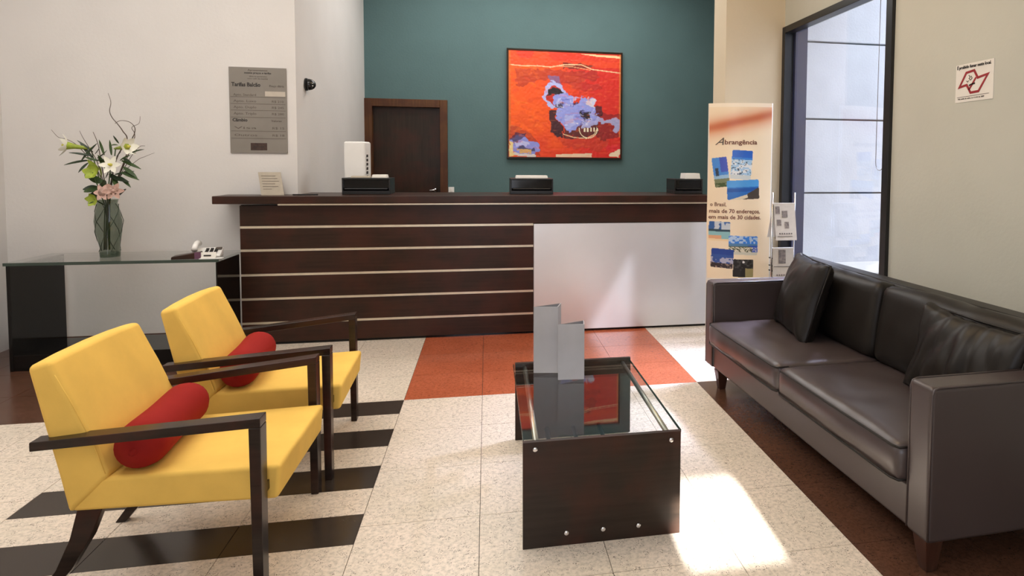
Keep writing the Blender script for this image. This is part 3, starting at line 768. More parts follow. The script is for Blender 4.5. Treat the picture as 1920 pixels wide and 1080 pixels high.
# ------------------------------------------------------------------ brochure stand
bs = thing('brochure_stand', 'slim chrome two-post brochure stand between banner and window', 'stand', (2.70, 0.87, 0), math.radians(0))
for x in (0.0, 0.19):
    MB().tube([(x, 0, 0.02), (x, 0, 1.178)], 0.006, 10).build('post', M['chrome'], bs, smooth=True)
for z in (0.34, 0.70, 1.085):
    MB().tube([(0, 0, z), (0.19, 0, z)], 0.004, 8).build('cross_bar', M['chrome'], bs, smooth=True)
for z in (0.62, 0.66, 0.72):
    bx(0.0, 0.19, -0.012, 0.05, z - 0.07, z - 0.062).build('rack_shelf', M['black_plastic'], bs)
bx(-0.05, 0.24, -0.14, 0.14, 0, 0.02).build('base', M['black_metal'], bs, 0.004)
def flyer(x0, ztop, L, lean, label, mat, deco, grp='folded brochures hung on the chrome stand', back=0.10):
    t = thing('brochure', label, 'brochure', (2.70 + x0, 0.87, ztop), 0, grp)
    w = 0.178
    yb = -lean
    MB().add([(0, -0.008, 0), (w, -0.008, -0.0), (w - 0.012, yb, -L), (-0.012, yb, -L), (0, -0.010, 0), (w, -0.010, 0), (w - 0.012, yb - 0.002, -L), (-0.012, yb - 0.002, -L)],
             [(0, 1, 2, 3), (4, 5, 6, 7), (0, 1, 5, 4), (1, 2, 6, 5), (2, 3, 7, 6), (3, 0, 4, 7)]).build('front_sheet', M['paper_grey'] if mat is None else mat, t)
    MB().add([(0.002, 0.008, 0), (w, 0.008, 0), (w + 0.006, back, -L * .98), (0, back, -L * .98), (0.002, 0.010, 0), (w, 0.010, 0), (w + 0.006, back + .002, -L * .98), (0, back + .002, -L * .98)],
             [(0, 1, 2, 3), (4, 5, 6, 7), (0, 1, 5, 4), (1, 2, 6, 5), (2, 3, 7, 6), (3, 0, 4, 7)]).build('back_sheet', M['paper'], t)
    MB().box(0, w, -0.01, 0.01, -0.001, 0.004).build('fold', M['white_plastic'], t)
    MB().add([(0.01, -0.004, -0.006), (w, -0.004, -0.006), (w - .004, -lean * .55, -L * .97), (0.0, -lean * .55, -L * .97), (0.01, -0.002, -0.006), (w, -0.002, -0.006), (w - .004, -lean * .55 + .002, -L * .97), (0.0, -lean * .55 + .002, -L * .97)],
             [(0, 1, 2, 3), (4, 5, 6, 7), (0, 1, 5, 4), (1, 2, 6, 5), (2, 3, 7, 6), (3, 0, 4, 7)]).build('inner_sheet', M['photo_grey'], t)
    for (u0, u1, v0, v1, mm) in deco:
        q = []
        for off in (0.0025, 0.004):
            for (u, v_) in ((u0, v0), (u1, v0), (u1, v1), (u0, v1)):
                q.append((u * w - 0.012 * v_, -0.008 - (lean - 0.008) * v_ - off, -L * v_))
        MB().add(q, [(0, 1, 2, 3), (4, 5, 6, 7), (0, 1, 5, 4), (1, 2, 6, 5), (2, 3, 7, 6), (3, 0, 4, 7)]).build('print_block', M[mm], t)
    return t
lines = [(0.18 + .11 * i, 0.24 + .11 * i, .80, .84, 'ink_soft') for i in range(6)]
flyer(0.006, 1.092, 0.285, 0.085, 'upper brochure with four small grey pictures on the chrome stand', None,
      [(0.06, .26, .08, .28, 'photo_grey'), (0.36, .62, .20, .38, 'photo_grey'), (0.10, .30, .44, .60, 'photo_grey'), (0.46, .66, .50, .68, 'photo_grey'), (0.1, .8, .885, .9, 'ink_soft')] + lines)
flyer(0.004, 0.735, 0.30, 0.05, 'lower brochure with one grey picture on the chrome stand', None,
      [(0.28, .62, .04, .40, 'photo_grey'), (0.05, .92, .47, .485, 'ink_soft'), (0.05, .9, .85, .862, 'ink_soft')] + [(a, b, c - .12, d - .12, e) for a, b, c, d, e in lines], back=0.05)

# ------------------------------------------------------------------ no-smoking sign
sg = thing('no_smoking_sign', 'white no-smoking notice with red outlined emblem on the right wall', 'sign', (3.03, -0.73, 1.745))
SWd, SHt = 0.272, 0.205
bx(-0.003, 0, -SWd, 0, 0, SHt - 0.018).build('sheet', M['paper'], sg)
def sgp(u, v_): return (-0.0042, -u * SWd, v_ * SHt)     # u right, v up on the notice
sgm = lambda u, v_: frame_mtx((-0.0042, -u * SWd, v_ * SHt), (0, -1, 0), (0, 0, 1))
bx(-0.003, 0, -SWd, 0, SHt - 0.018, SHt).build('top_band', M['paper'], sg)
text('É proibido fumar neste local.', 0.024, M['ink'], sgm(0.03, 0.88), sg, width=0.245, bold=0.0005)
def ribbon(pts, w, close=True):
    m = MB(); n = len(pts)
    P = [Vector((p[0] * SWd, p[1] * SHt)) for p in pts]
    outer = []; inner = []
    for i in range(n):
        a = P[i - 1]; b = P[i]; c = P[(i + 1) % n]
        d1 = (b - a).normalized(); d2 = (c - b).normalized()
        if not close and i == 0: d1 = d2
        if not close and i == n - 1: d2 = d1
        nn = Vector((-(d1 + d2).y, (d1 + d2).x)); nn = nn.normalized() if nn.length > 1e-6 else Vector((-d1.y, d1.x))
        s = w / max(0.45, abs(nn.dot(Vector((-d1.y, d1.x)))))
        outer.append(b + nn * s / 2); inner.append(b - nn * s / 2)
    cnt = n if close else n - 1
    for i in range(cnt):
        j = (i + 1) % n
        q = [outer[i], outer[j], inner[j], inner[i]]
        m.add([(-0.0032, -p.x, p.y) for p in q] + [(-0.0048, -p.x, p.y) for p in q], [(0, 1, 2, 3), (4, 5, 6, 7), (0, 1, 5, 4), (1, 2, 6, 5), (2, 3, 7, 6), (3, 0, 4, 7)])
    return m
# outline measured on the notice: u = 0..1 left to right, v = 0..1 bottom to top
ol = [(0.11, 0.40), (0.29, 0.76), (0.50, 0.79), (0.60, 0.585), (0.86, 0.64), (0.63, 0.235), (0.42, 0.225), (0.31, 0.44)]
ribbon(ol, 0.0125).build('emblem_outline', M['ink_red'], sg)
ribbon([(0.555, 0.60), (0.375, 0.30)], 0.0105, False).build('emblem_bar', M['ink_red'], sg)
ribbon([(0.375, 0.415), (0.42, 0.435), (0.53, 0.455)], 0.0085, False).build('cigarette', M['ink'], sg)
ribbon([(0.36, 0.69), (0.40, 0.63), (0.37, 0.60), (0.41, 0.55)], 0.004, False).build('smoke', M['ink_soft'], sg)
ribbon([(0.42, 0.66), (0.45, 0.60), (0.42, 0.56)], 0.004, False).build('smoke', M['ink_soft'], sg)
ribbon([(0.30, 0.55), (0.33, 0.51), (0.36, 0.55)], 0.003, False).build('smoke', M['ink_soft'], sg)
ribbon([(0.06, 0.135), (0.90, 0.15)], 0.0022, False).build('rule', M['ink_soft'], sg)
text('Pela saúde de todos, Lei 13.541 de 2009', 0.011, M['ink_soft'], sgm(0.08, 0.07), sg, width=0.19)

# roller-blind cord beside the near window frame
bc = thing('blind_cord', 'thin grey looped blind cord hanging at the window near edge', 'cord', (3.04, 0.0, 1.36))
loop = [(0, 0.015, 1.15), (0, 0.02, 0.12)] + [(0, 0.02 - 0.045 + 0.045 * math.cos(a), 0.06 - 0.055 * math.sin(a)) for a in [PI * i / 8 for i in range(9)]] + [(0, -0.07, 0.15), (0, -0.07, 1.15)]
MB().tube(loop, 0.0022, 6).build('cord', M['ink_soft'], bc, smooth=True)

# ------------------------------------------------------------------ console table, telephone, vase
ct = thing('console_table', 'black lacquer console table with glass top against the white wall', 'table', (0, 0, 0))
bx(-2.592, -2.57, 0.975, 1.53, 0, 0.70).build('side_panel', M['lacquer'], ct, 0.002)
bx(-1.345, -1.335, 0.955, 1.36, 0, 0.70).build('side_panel', M['lacquer'], ct, 0.002)
bx(-2.57, -1.345, 1.0, 1.50, 0.055, 0.085).build('lower_shelf', M['lacquer'], ct, 0.002)
bx(-2.57, -1.345, 0.978, 1.0, 0.0, 0.105).build('front_rail', M['lacquer'], ct, 0.002)
bx(-2.60, -1.332, 0.972, 1.45, 0.703, 0.72).build('glass_top', M['glass'], ct)
bx(-2.60, -1.332, 0.962, 0.972, 0.700, 0.72).build('glass_edge', M['glass_edge'], ct)
for z in (0.17, 0.354, 0.537):
    pass

tp = thing('telephone', 'cream desk telephone with handset on the console right end', 'telephone', (-1.45, 1.12, 0.72), math.radians(12))
MB().prism([(-0.07, 0.0), (0.09, 0.0), (0.09, 0.055), (0.0, 0.03), (-0.07, 0.018)], -0.08, 0.08, 'x').build('body', M['white_plastic'], tp, 0.006, 2)
hs = MB().tube([(-0.075, -0.06, 0.055), (-0.075, -0.03, 0.078), (-0.075, 0.03, 0.092), (-0.075, 0.08, 0.085)], [0.020, 0.017, 0.017, 0.024], 12)
hs.build('handset', M['white_plastic'], tp, smooth=True)
kp = MB()
for i in range(3):
    for j in range(4):
        x = -0.02 + 0.028 * i; y = -0.04 + 0.026 * j; z = 0.024 + 0.16 * (y + 0.07) + (0.0 if y < 0 else 0.12 * y)
        b = bx(x, x + 0.018, y, y + 0.016, z - 0.004, z + 0.007).build('key', M['ink'], tp)
bx(0.04, 0.075, 0.03, 0.07, 0.042, 0.056).build('display', M['ink_soft'], tp)
MB().tube([(-0.075, -0.07, 0.03), (-0.10, -0.03, 0.006), (-0.11, 0.04, 0.006), (-0.08, 0.07, 0.012)], 0.004, 6).build('cord', M['white_plastic'], tp, smooth=True)
nt = thing('note_tray', 'low dark wooden note tray on the console left of the telephone', 'tray', (-1.555, 1.02, 0.72), math.radians(6))
MB().hexa([(-0.08, -0.03, 0), (0.09, -0.03, 0), (0.09, 0.05, 0), (-0.08, 0.05, 0)], [(-0.078, -0.028, 0.016), (0.088, -0.028, 0.045), (0.088, 0.05, 0.045), (-0.078, 0.05, 0.02)]).build('body', M['wenge'], nt, 0.002, 1)
MB().hexa([(0.062, -0.034, 0.0), (0.10, -0.034, 0.0), (0.10, -0.03, 0), (0.062, -0.03, 0)], [(0.062, -0.034, 0.046), (0.10, -0.034, 0.046), (0.10, -0.03, 0.046), (0.062, -0.03, 0.046)]).build('front_tab', M['purple'], nt)
cd = thing('card_holder', 'small white printed card in front of the cream telephone', 'card', (-1.40, 1.0, 0.72), math.radians(2))
MB().hexa([(-0.055, -0.004, 0), (0.04, -0.004, 0), (0.04, 0, 0), (-0.055, 0, 0)], [(-0.055, 0.012, 0.044), (0.04, 0.012, 0.044), (0.04, 0.016, 0.044), (-0.055, 0.016, 0.044)]).build('card', M['paper'], cd)
bx(-0.06, 0.08, -0.012, 0.03, 0, 0.004).build('foot', M['white_plastic'], cd)
bx(-0.035, 0.01, -0.0015, 0.003, 0.017, 0.026).build('print', M['ink'], cd)

def fx(px, py): return (-2.12 + (px - 200) * 0.00322, 0.722 + (480 - py) * 0.00372)
VX, VY = -2.107, 1.2
vs_ = thing('vase', 'tall grey-green waisted glass vase holding lilies on the console', 'vase', (VX, VY, 0.72))
M['vase_glass'] = clear_glass('vase_glass', (0.50, 0.55, 0.50), 0.02, 1.5)
prof = [(0.058, 0), (0.060, 0.03), (0.055, 0.055), (0.062, 0.10), (0.074, 0.18), (0.079, 0.25), (0.070, 0.32), (0.058, 0.375), (0.064, 0.40)]
mod = lambda a, z: 1 + 0.06 * math.sin(3 * a + z * 9)
MB().lathe(prof, 36, (0, 0, 0), mod, close=False).build('body', M['vase_glass'], vs_, smooth=True)
MB().lathe([(0.054, 0.002), (0.056, 0.03), (0.05, 0.034)], 28).build('thick_base', clear_glass('vase_base_glass', (0.72, 0.78, 0.72)), vs_, smooth=True)
bd = MB()
for k in range(5):
    a0 = k * 2 * PI / 5
    bd.tube([((r * 1.03 + .002) * math.cos(a0 + z * 7), (r * 1.03 + .002) * math.sin(a0 + z * 7), z) for r, z in [(0.060, 0.04), (0.056, 0.07), (0.064, 0.12), (0.074, 0.18), (0.079, 0.25), (0.071, 0.32), (0.06, 0.37)]], 0.0022, 6)
bd.build('relief_bands', M['leaf_dark'], vs_, smooth=True)['label'] = 'dark green twisted bands around the glass'

def petal(o, d, up, L, W, curl, mb):
    d = Vector(d).normalized(); up = Vector(up).normalized(); side = d.cross(up).normalized(); up = side.cross(d)
    n = 6; vs = []; fs = []
    for i in range(n + 1):
        t = i / n; w = W * math.sin(PI * min(0.98, 0.10 + 0.88 * t)) ** 0.8
        c = Vector(o) + d * (L * t) + up * (curl * t * t)
        for k in (-1, 0, 1): vs.append(c + side * (w / 2 * k) + up * (-0.12 * w * (1 - abs(k))))
    for i in range(n):
        for k in range(2): a = i * 3 + k; fs.append((a, a + 1, a + 4, a + 3))
    m = len(vs)
    vs2 = [v_ + up * 0.0012 for v_ in vs]
    mb.add(vs + vs2, fs + [tuple(x + m for x in f)[::-1] for f in fs])
    return mb
def stem_path(c, bend=0.0):
    b = Vector((random.uniform(-.03, .03), random.uniform(-.02, .02), 0.05)); c = Vector(c)
    n_ = Vector((c.x * 0.12, c.y * .3, 0.36))
    pts_ = []
    for i in range(9):
        t = i / 8
        if t < .5: p_ = b.lerp(n_, t * 2)
        else:
            u = (t - .5) * 2; p_ = n_.lerp(c, u) + Vector((0, 0, bend * math.sin(PI * u)))
        pts_.append(p_)
    return pts_
FO = Vector((VX, VY, 0.72))
def flower(name, label, px, py, axis, L, W, n, mat, curl=0.02, open_=0.9, dy=0.0, cup=0.0, cat='flower', grp=None, core=True):
    X_, Z_ = fx(px, py); c = Vector((X_, VY + dy, Z_)) - FO
    t = thing(name, label, cat, FO, 0, grp)
    ax = Vector(axis).normalized(); u = ax.orthogonal().normalized(); w = ax.cross(u)
    base = c - ax * cup
    for k in range(n):
        a = 2 * PI * k / n + 0.3; rad = u * math.cos(a) + w * math.sin(a)
        d = rad * open_ + ax * (1 - open_)
        petal(base + ax * cup * .8 if cup else base, d, ax, L, W, curl, MB()).build('petal', M[mat], t, smooth=True)
    if cup:
        MB().tube([base - ax * 0.06, base - ax * 0.03, base + ax * cup * .4, base + ax * cup * .9], [0.006, 0.010, 0.016, 0.028], 10).build('throat', M['lime'] if mat == 'lily' else M[mat], t, smooth=True)
    if core:
        MB().tube([base + ax * cup * .9, base + ax * (cup * .9 + 0.03)], [0.012, 0.006], 8).build('stamen', M['yellow_core'], t, smooth=True)
    MB().tube(stem_path(base - ax * (0.05 if cup else 0.0)), 0.0038, 6).build('stem', M['leaf'], t, smooth=True)
    return t
def leaf_set(t, specs, mat):
    for (px, py, ex, ey, w, cu, dy) in specs:
        X0, Z0 = fx(px, py); X1, Z1 = fx(ex, ey)
        a = Vector((X0, VY + dy * .3, Z0)) - FO; b = Vector((X1, VY + dy, Z1)) - FO
        petal(a, b - a, Vector((0.15, -0.75, 0.65)), (b - a).length, w, cu, MB()).build('leaf', M[mat], t, smooth=True)
lf = 'lilies in the glass vase'
f1 = flower('lily', 'white trumpet lily facing left at the upper left of the bouquet', 132, 273, (-1, -.35, .15), .085, .042, 6, 'lily', .012, .72, -.02, .085, grp=lf)
leaf_set(f1, [(160, 300, 190, 268, .022, -.02, -.05), (175, 300, 132, 304, .02, -.03, -.06), (172, 305, 158, 320, .018, -.02, -.06), (176, 295, 150, 268, .02, .01, .03)], 'leaf_dark')
f2 = flower('lily', 'white lily seen from the side at the upper right of the bouquet', 250, 274, (.8, -.45, .1), .075, .048, 6, 'lily', .01, .70, -.03, .07, grp=lf)
leaf_set(f2, [(216, 272, 230, 268, .014, -.02, -.05), (214, 290, 212, 262, .016, .01, 0), (236, 300, 278, 312, .024, -.02, -.07), (240, 312, 272, 326, .028, -.03, -.09), (232, 300, 252, 288, .018, -.02, -.05)], 'leaf')
f3 = flower('lily', 'white open star lily facing front in the bouquet middle', 229, 308, (.05, -1, .15), .066, .034, 6, 'lily', .012, .97, -.11, 0, grp=lf)
leaf_set(f3, [(214, 330, 255, 336, .034, -.02, -.08), (212, 325, 240, 338, .03, .0, -.07), (222, 326, 262, 318, .022, -.01, -.05)], 'leaf_dark')
f4 = flower('lily', 'pink lily low on the right above the vase rim', 232, 356, (.45, -.8, -.2), .062, .034, 6, 'pink', -.006, .85, -.11, .02, grp=lf, core=False)
f5 = flower('lily', 'pink lily low in the middle above the vase rim', 212, 358, (-.2, -.9, .15), .06, .034, 6, 'pink', -.008, .9, -.12, .02, grp=lf, core=False)
leaf_set(f4, [(228, 365, 246, 352, .03, -.01, -.06), (215, 345, 200, 352, .035, .01, -.09)], 'leaf_dark')
f6 = flower('orchid', 'lime green orchid left of centre in the bouquet', 192, 322, (-.1, -1, .2), .055, .05, 5, 'lime', .02, .85, -.09, 0, grp='lime green orchids in the vase', core=False)
f7 = flower('orchid', 'lime green orchid low left just above the vase rim', 190, 372, (-.35, -1, -.1), .05, .045, 5, 'lime', .02, .85, -.07, 0, grp='lime green orchids in the vase', core=False)
leaf_set(f6, [(200, 302, 214, 298, .05, .01, -.07), (190, 300, 170, 296, .02, .01, -.04), (200, 340, 176, 330, .06, .02, -.08), (196, 345, 214, 338, .05, .0, -.1), (200, 290, 192, 262, .016, .02, 0)], 'leaf')
leaf_set(f7, [(192, 352, 170, 350, .06, -.02, -.07), (190, 358, 172, 372, .05, -.02, -.06)], 'leaf_dark')
leaf_set(f1, [(178, 292, 150, 282, .018, -.03, -.08), (182, 285, 163, 262, .014, -.03, -.06), (186, 288, 205, 276, .018, .01, -.06), (180, 305, 176, 328, .024, -.01, -.09), (190, 296, 222, 284, .020, .02, -.07), (188, 300, 216, 300, .022, .01, -.10)], 'leaf_dark')
leaf_set(f2, [(230, 268, 222, 254, .012, .01, -.03), (240, 296, 262, 300, .02, -.02, -.09), (252, 286, 278, 276, .014, -.02, -.04), (226, 292, 240, 284, .02, .0, -.05)], 'leaf_dark')
leaf_set(f3, [(236, 322, 276, 330, .026, -.03, -.1), (232, 330, 258, 344, .024, -.03, -.08), (222, 332, 238, 350, .03, -.01, -.1), (210, 318, 200, 290, .03, .01, -.08), (214, 326, 232, 312, .03, .0, -.08), (206, 332, 222, 318, .036, .0, -.09)], 'leaf')
leaf_set(f7, [(196, 350, 176, 356, .05, -.01, -.1), (196, 362, 180, 376, .046, -.02, -.09), (204, 352, 214, 336, .05, .0, -.11)], 'leaf')
leaf_set(f6, [(194, 318, 182, 300, .04, .01, -.1), (198, 330, 210, 312, .05, .01, -.1)], 'lime')
tg = 'curly willow twigs in the glass vase'
def twig(label, pxs, r0=0.0032, dy=0.0):
    t = thing('twig', label, 'twig', FO, 0, tg)
    pts_ = [Vector((0, 0, 0.06)), Vector((0.0, 0, .36))]
    for i, (px, py) in enumerate(pxs):
        X_, Z_ = fx(px, py); pts_.append(Vector((X_, VY + dy * (i + 1) / len(pxs) + 0.01 * math.sin(i * 2), Z_)) - FO)
    n_ = len(pts_); r0 *= 1.25
    # smooth through the points
    out = []
    for i in range(n_ - 1):
        p0, p1, p2, p3 = pts_[max(i - 1, 0)], pts_[i], pts_[i + 1], pts_[min(i + 2, n_ - 1)]
        for k in range(5):
            u = k / 5; out.append(0.5 * ((2 * p1) + (p2 - p0) * u + (2 * p0 - 5 * p1 + 4 * p2 - p3) * u * u + (3 * p1 - p0 - 3 * p2 + p3) * u ** 3))
    out.append(pts_[-1]); m = len(out)
    MB().tube(out, [r0 * (1 - .72 * i / m) for i in range(m)], 6).build('branch', M['twig'], t, smooth=True)
    return t
twig('tallest curly twig rising upright above the bouquet', [(222, 300), (243, 262), (238, 245), (228, 232), (216, 220), (214, 208), (217, 192), (210, 175)], .0040)
twig('looping curly twig at the bouquet upper right', [(235, 310), (253, 262), (262, 250), (263, 238), (252, 228), (238, 226), (228, 232)], .0038, -.03)
twig('thin straight twig right of the looping one', [(240, 300), (256, 255), (252, 238), (264, 230), (264, 216)], .0030, .04)
twig('dark short twig standing up left of centre', [(196, 300), (193, 270), (190, 248)], .0036, -.05)
twig('thin slanting twig left of the short dark one', [(190, 310), (176, 282), (166, 258), (161, 246)], .0030, -.03)
twig('long twig leaning far left past the left lily', [(186, 320), (150, 276), (130, 262), (112, 258), (96, 244)], .0030, .03)
twig('long thin twig leaning far right', [(230, 330), (262, 300), (282, 292), (300, 285)], .0026, -.02)
twig('short twig leaning right behind the right lily', [(240, 310), (264, 276), (280, 272)], .0030, .0)

# ------------------------------------------------------------------ armchairs
def armchair(loc, rz, label):
    t = thing('armchair', label, 'armchair', loc, rz, 'yellow armchairs with dark wood arms')
    # seat block
    MB().hexa([(-0.29, -0.250, 0.28), (0.325, -0.275, 0.28), (0.325, 0.275, 0.28), (-0.29, 0.250, 0.28)],
              [(-0.29, -0.250, 0.385), (0.335, -0.278, 0.395), (0.335, 0.278, 0.395), (-0.29, 0.250, 0.385)]).build('seat', M['yellow'], t, 0.014, 3)
    # raked back, wedge in profile
    prof_ = [(-0.290, 0.275), (-0.175, 0.39), (-0.21, 0.50), (-0.26, 0.62), (-0.328, 0.77), (-0.390, 0.755), (-0.357, 0.60), (-0.318, 0.42)]
    vs = []; n = len(prof_); ys = [-0.262, -0.14, 0.0, 0.14, 0.262]; fs = []
    for k, y in enumerate(ys):
        bow = 0.008 * (1 - (y / 0.262) ** 2)
        for i, (a, z) in enumerate(prof_): vs.append((a + (bow if 1 <= i <= 4 else -bow * .4), y, z + (bow * 1.2 if i in (4, 5) else 0)))
    fs.append(tuple(range(n))[::-1]); fs.append(tuple((len(ys) - 1) * n + i for i in range(n)))
    for k in range(len(ys) - 1):
        for i in range(n): j = (i + 1) % n; fs.append((k * n + i, k * n + j, (k + 1) * n + j, (k + 1) * n + i))
    MB().add(vs, fs).build('backrest', M['yellow'], t, 0.018, 3)
    for s in (-1, 1):
        MB().tube([(-0.186, s * 0.256, 0.40), (-0.216, s * 0.2565, 0.50), (-0.266, s * 0.2565, 0.62), (-0.331, s * 0.255, 0.757)], 0.0022, 6).build('piping', M['yellow'], t, smooth=True)
        yo, yi = s * 0.357, s * 0.297; yor, yir = s * 0.288, s * 0.232
        # arm: flat bar, dropping and converging to the rear
        MB().hexa([(-0.373, yor, 0.498), (0.302, yo, 0.555), (0.302, yi, 0.555), (-0.373, yir, 0.498)],
                  [(-0.373, yor, 0.527), (0.302, yo, 0.585), (0.302, yi, 0.585), (-0.373, yir, 0.527)]).build('armrest', M['arm_wood'], t, 0.003)
        MB().hexa([(0.272, s * 0.357, 0), (0.302, s * 0.357, 0), (0.302, s * 0.303, 0), (0.272, s * 0.303, 0)],
                  [(0.267, yo, 0.5545), (0.302, yo, 0.5545), (0.302, yi, 0.5545), (0.267, yi, 0.5545)]).build('front_leg', M['arm_wood'], t, 0.003)
        # sabre rear leg
        P_ = [(-0.240, 0.285, 0.036), (-0.270, 0.19, 0.030), (-0.320, 0.09, 0.023), (-0.390, 0.0, 0.017)]
        lv = []
        for (x, z, w) in P_:
            for dx, dyy in ((-1, -1), (1, -1), (1, 1), (-1, 1)): lv.append((x + dx * w, s * 0.225 + dyy * 0.018, z))
        lf_ = [(0, 1, 2, 3), (12, 13, 14, 15)]
        for i in range(3):
            for k in range(4): lf_.append((i * 4 + k, i * 4 + (k + 1) % 4, i * 4 + 4 + (k + 1) % 4, i * 4 + 4 + k))
        MB().add(lv, lf_).build('rear_leg', M['arm_wood'], t, 0.003)
        bx(0.272, 0.30, min(s * 0.265, s * 0.31), max(s * 0.265, s * 0.31), 0.32, 0.35).build('side_rail', M['arm_wood'], t)
    return t
CH1 = ((-0.520, -1.361, 0), math.radians(-0.5)); CH2 = ((-0.502, -0.590, 0), math.radians(1.7))
ch = armchair(CH1[0], CH1[1], 'yellow armchair nearest the camera, in front of the other one')
dup(ch, CH2[0], CH2[1], 'yellow armchair farther back, closer to the reception counter')
def bolster(ch_, label, a, b, r):
    t = thing('bolster_cushion', label, 'cushion', ch_[0], ch_[1], 'red bolster cushions on the armchairs')
    A, B = Vector(a), Vector(b); n = 14; pts_ = []; rs = []
    for i in range(n + 1):
        u = i / n; e = min(u, 1 - u) / 0.14
        rs.append(r * (math.sqrt(max(0.02, 1 - (1 - min(1, e)) ** 2)) if e < 1 else 1) * (1 + .02 * math.sin(9 * u)))
        pts_.append(A.lerp(B, u))
    MB().tube(pts_, rs, 24).build('cover', M['red_velvet'], t, smooth=True)
    MB().tube([A - (B - A).normalized() * .004, A + (B - A).normalized() * .006], [0.012, 0.012], 10).build('end_button', M['red_velvet'], t, smooth=True)
    return t
bolster(CH1, 'red velvet bolster lying on the nearest yellow armchair', (-0.10, -0.27, 0.468), (-0.135, 0.235, 0.468), 0.077)
bolster(CH2, 'red velvet bolster lying on the farther yellow armchair', (-0.10, -0.27, 0.468), (-0.135, 0.235, 0.468), 0.077)

# ------------------------------------------------------------------ coffee table with two folded cards
tb = thing('coffee_table', 'low coffee table with dark wood ends and clear glass top', 'table', (0, 0, 0))
for y0, y1, x0, x1 in ((-1.613, -1.593, 0.604, 1.193), (-0.678, -0.658, 0.617, 1.208)):
    bx(x0, x1, y0, y1, 0, 0.394).build('end_panel', M['wenge_table'], tb, 0.002)
bx(0.606, 1.20, -1.592, -0.679, 0.381, 0.391).build('glass_top', M['glass'], tb)
for xa, xb in ((0.606, 0.609), (1.197, 1.20)):
    bx(xa, xb, -1.592, -0.679, 0.3812, 0.3908).build('glass_edge', M['glass_edge'], tb)
for x in (0.655, 1.155):
    MB().tube([(x, -1.593, 0.367), (x + .01, -0.678, 0.367)], 0.011, 12).build('support_rod', M['steel'], tb, smooth=True)
for x in (0.762, 0.898, 1.032):
    MB().tube([(x, -1.593, 0.047), (x + .012, -0.678, 0.047)], 0.010, 12).build('stretcher_rod', M['black_metal'], tb, smooth=True)
for x, z in ((0.648, 0.367), (1.155, 0.363), (0.762, 0.047), (0.898, 0.047), (1.032, 0.047)):
    MB().lathe([(0.0095, 0), (0.0085, 0.004), (0.004, 0.0055)], 16).build('bolt', M['chrome'], tb, smooth=True).matrix_local = Matrix.Translation((x, -1.6132, z)) @ Matrix.Rotation(PI / 2, 4, 'X')
def tri_card(a, b, c, z0, h, label):
    A, B, Cc = Vector(a), Vector(b), Vector(c)
    t = thing('folded_card', label, 'card', (A.x, A.y, z0), 0, 'folded silver cards on the coffee table')
    o_ = Vector((A.x, A.y, 0)); n_ = 0.003
    cen = (A + B + Cc) / 3
    for name, p, q in (('front_face', A, B), ('side_face', B, Cc), ('rear_face', Cc, A)):
        pi = p + (cen - p).normalized() * n_ * 2; qi = q + (cen - q).normalized() * n_ * 2
        b_ = [(v_.x - o_.x, v_.y - o_.y, 0) for v_ in (p, q, qi, pi)]
        MB().hexa(b_, [(x, y, h) for x, y, _ in b_]).build(name, M['alu'], t)
    return t
tri_card((0.697, -0.835), (0.812, -0.855), (0.835, -0.775), 0.392, 0.320, 'tall folded silver card, left of the pair on the glass table')
tri_card((0.801, -0.955), (0.922, -0.966), (0.930, -0.895), 0.392, 0.260, 'short folded silver card, right of the pair on the glass table')

# ------------------------------------------------------------------ sofa
so = thing('sofa', 'long dark brown leather sofa along the right wall below the window', 'sofa', (1.932, -2.03, 0), math.radians(1.9))
# local frame: x = depth from the front edge, y = along the sofa away from the camera
SL, SD = 2.065, 0.78
def leather_box(name, x0, x1, y0, y1, z0, z1, bev=0.014, mat='leather'):
    return bx(x0, x1, y0, y1, z0, z1).build(name, M[mat], so, bev, 3)
leather_box('seat_base', 0.01, 0.70, 0.115, SL - 0.115, 0.115, 0.275)
leather_box('arm', 0.0, 0.74, 0.0, 0.115, 0.115, 0.655, 0.018)
leather_box('arm', 0.0, 0.74, SL - 0.115, SL, 0.115, 0.655, 0.018)
leather_box('back_frame', 0.64, 0.76, 0.0, SL, 0.115, 0.79, 0.02, 'leather_dark')
for y in (0.004, 0.111, SL - 0.111, SL - 0.004):
    MB().tube([(0.004, y, 0.125), (0.004, y, 0.63), (0.012, y, 0.648), (0.03, y, 0.653), (0.70, y, 0.653)], 0.0042, 6).build('arm_piping', M['leather'], so, smooth=True)
MB().tube([(0.655, 0.02, 0.786), (0.655, SL - 0.02, 0.786)], 0.006, 8).build('back_piping', M['leather_dark'], so, smooth=True)
cw = (SL - 0.23) / 2
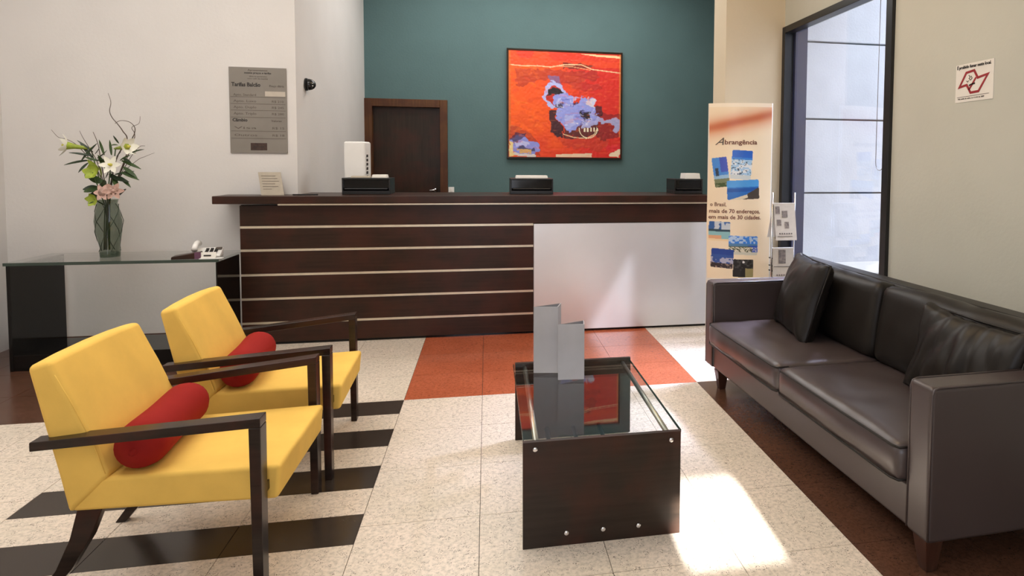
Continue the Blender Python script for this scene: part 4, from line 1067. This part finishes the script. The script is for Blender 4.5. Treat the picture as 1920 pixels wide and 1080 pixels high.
for k in range(2):
    cyy = 0.115 + cw * (k + .5)
    c_ = cushion(0.295, cw / 2 - 0.003, 0.070, 0.026, 26, (0.012, 0, 0.016), 0.006, (5, 4, 4), 3.1 * k + 1)
    o = bm_obj(c_, 'seat_cushion', M['leather'], so, Matrix.Translation((0.265, cyy, 0.342)))
    wp_ = MB()
    y0, y1 = cyy - cw / 2 + 0.012, cyy + cw / 2 - 0.012
    for z in (0.401, 0.283):
        wp_.tube([(0.04, y0 - .004, z), (-0.022, y0, z), (-0.034, y0 + 0.03, z), (-0.036, cyy, z), (-0.034, y1 - .03, z), (-0.022, y1, z), (0.04, y1 + .004, z)], 0.0045, 6)
    wp_.build('piping', M['leather_dark'], o, smooth=True)
    c_ = cushion(0.075, cw / 2 - 0.004, 0.195, 0.045, 26, (0.03, 0, 0.006), 0.010, (4, 6, 3), 7.7 * k + 2)
    o = bm_obj(c_, 'back_cushion', M['leather_dark'], so, Matrix.Translation((0.580, cyy, 0.600)) @ Matrix.Rotation(math.radians(9), 4, 'Y'))
for x, y in ((0.045, 0.05), (0.045, SL - 0.17), (0.69, 0.05), (0.69, SL - 0.17)):
    MB().hexa([(x - .020, y - .020, 0), (x + .020, y - .020, 0), (x + .020, y + .020, 0), (x - .020, y + .020, 0)],
              [(x - .038, y - .034, 0.12), (x + .034, y - .034, 0.12), (x + .034, y + .034, 0.12), (x - .038, y + .034, 0.12)]).build('leg', M['sofa_leg'], so, 0.003)
def pillow(loc, rot, hw, hh, th, label, seed, wr=0.016):
    t = thing('throw_pillow', label, 'pillow', loc, 0, 'leather pillows on the sofa')
    mt = Matrix.Rotation(rot[2], 4, 'Z') @ Matrix.Rotation(rot[1], 4, 'Y') @ Matrix.Rotation(rot[0], 4, 'X')
    c_ = cushion(th * .35, hw, hh, th * .34, 40, (th * .75, 0, 0), wr, (3, 10, 4), seed, 0.07)
    bm_obj(c_, 'cover', M['leather_dark'], t, mt)
    sm = MB(); k = 0.985
    lp = [(0, -hw * k, -hh * k), (0, -hw * .93, 0), (0, -hw * k, hh * k), (0, 0, hh * .955), (0, hw * k, hh * k), (0, hw * .93, 0), (0, hw * k, -hh * k), (0, 0, -hh * .955), (0, -hw * k, -hh * k)]
    sm.tube([mt @ Vector(p_) for p_ in lp], 0.0045, 6); sm.build('seam', M['leather_dark'], t, smooth=True)
    return t
pillow((2.295, -0.43, 0.628), (0.0, math.radians(17), math.radians(-10)), 0.275, 0.232, 0.10, 'square dark leather pillow standing at the sofa far end', 4.2, 0.014)
pillow((2.372, -1.640, 0.598), (0.0, math.radians(20), math.radians(1)), 0.282, 0.190, 0.078, 'wrinkled dark leather pillow behind the sofa near arm', 9.3, 0.024)
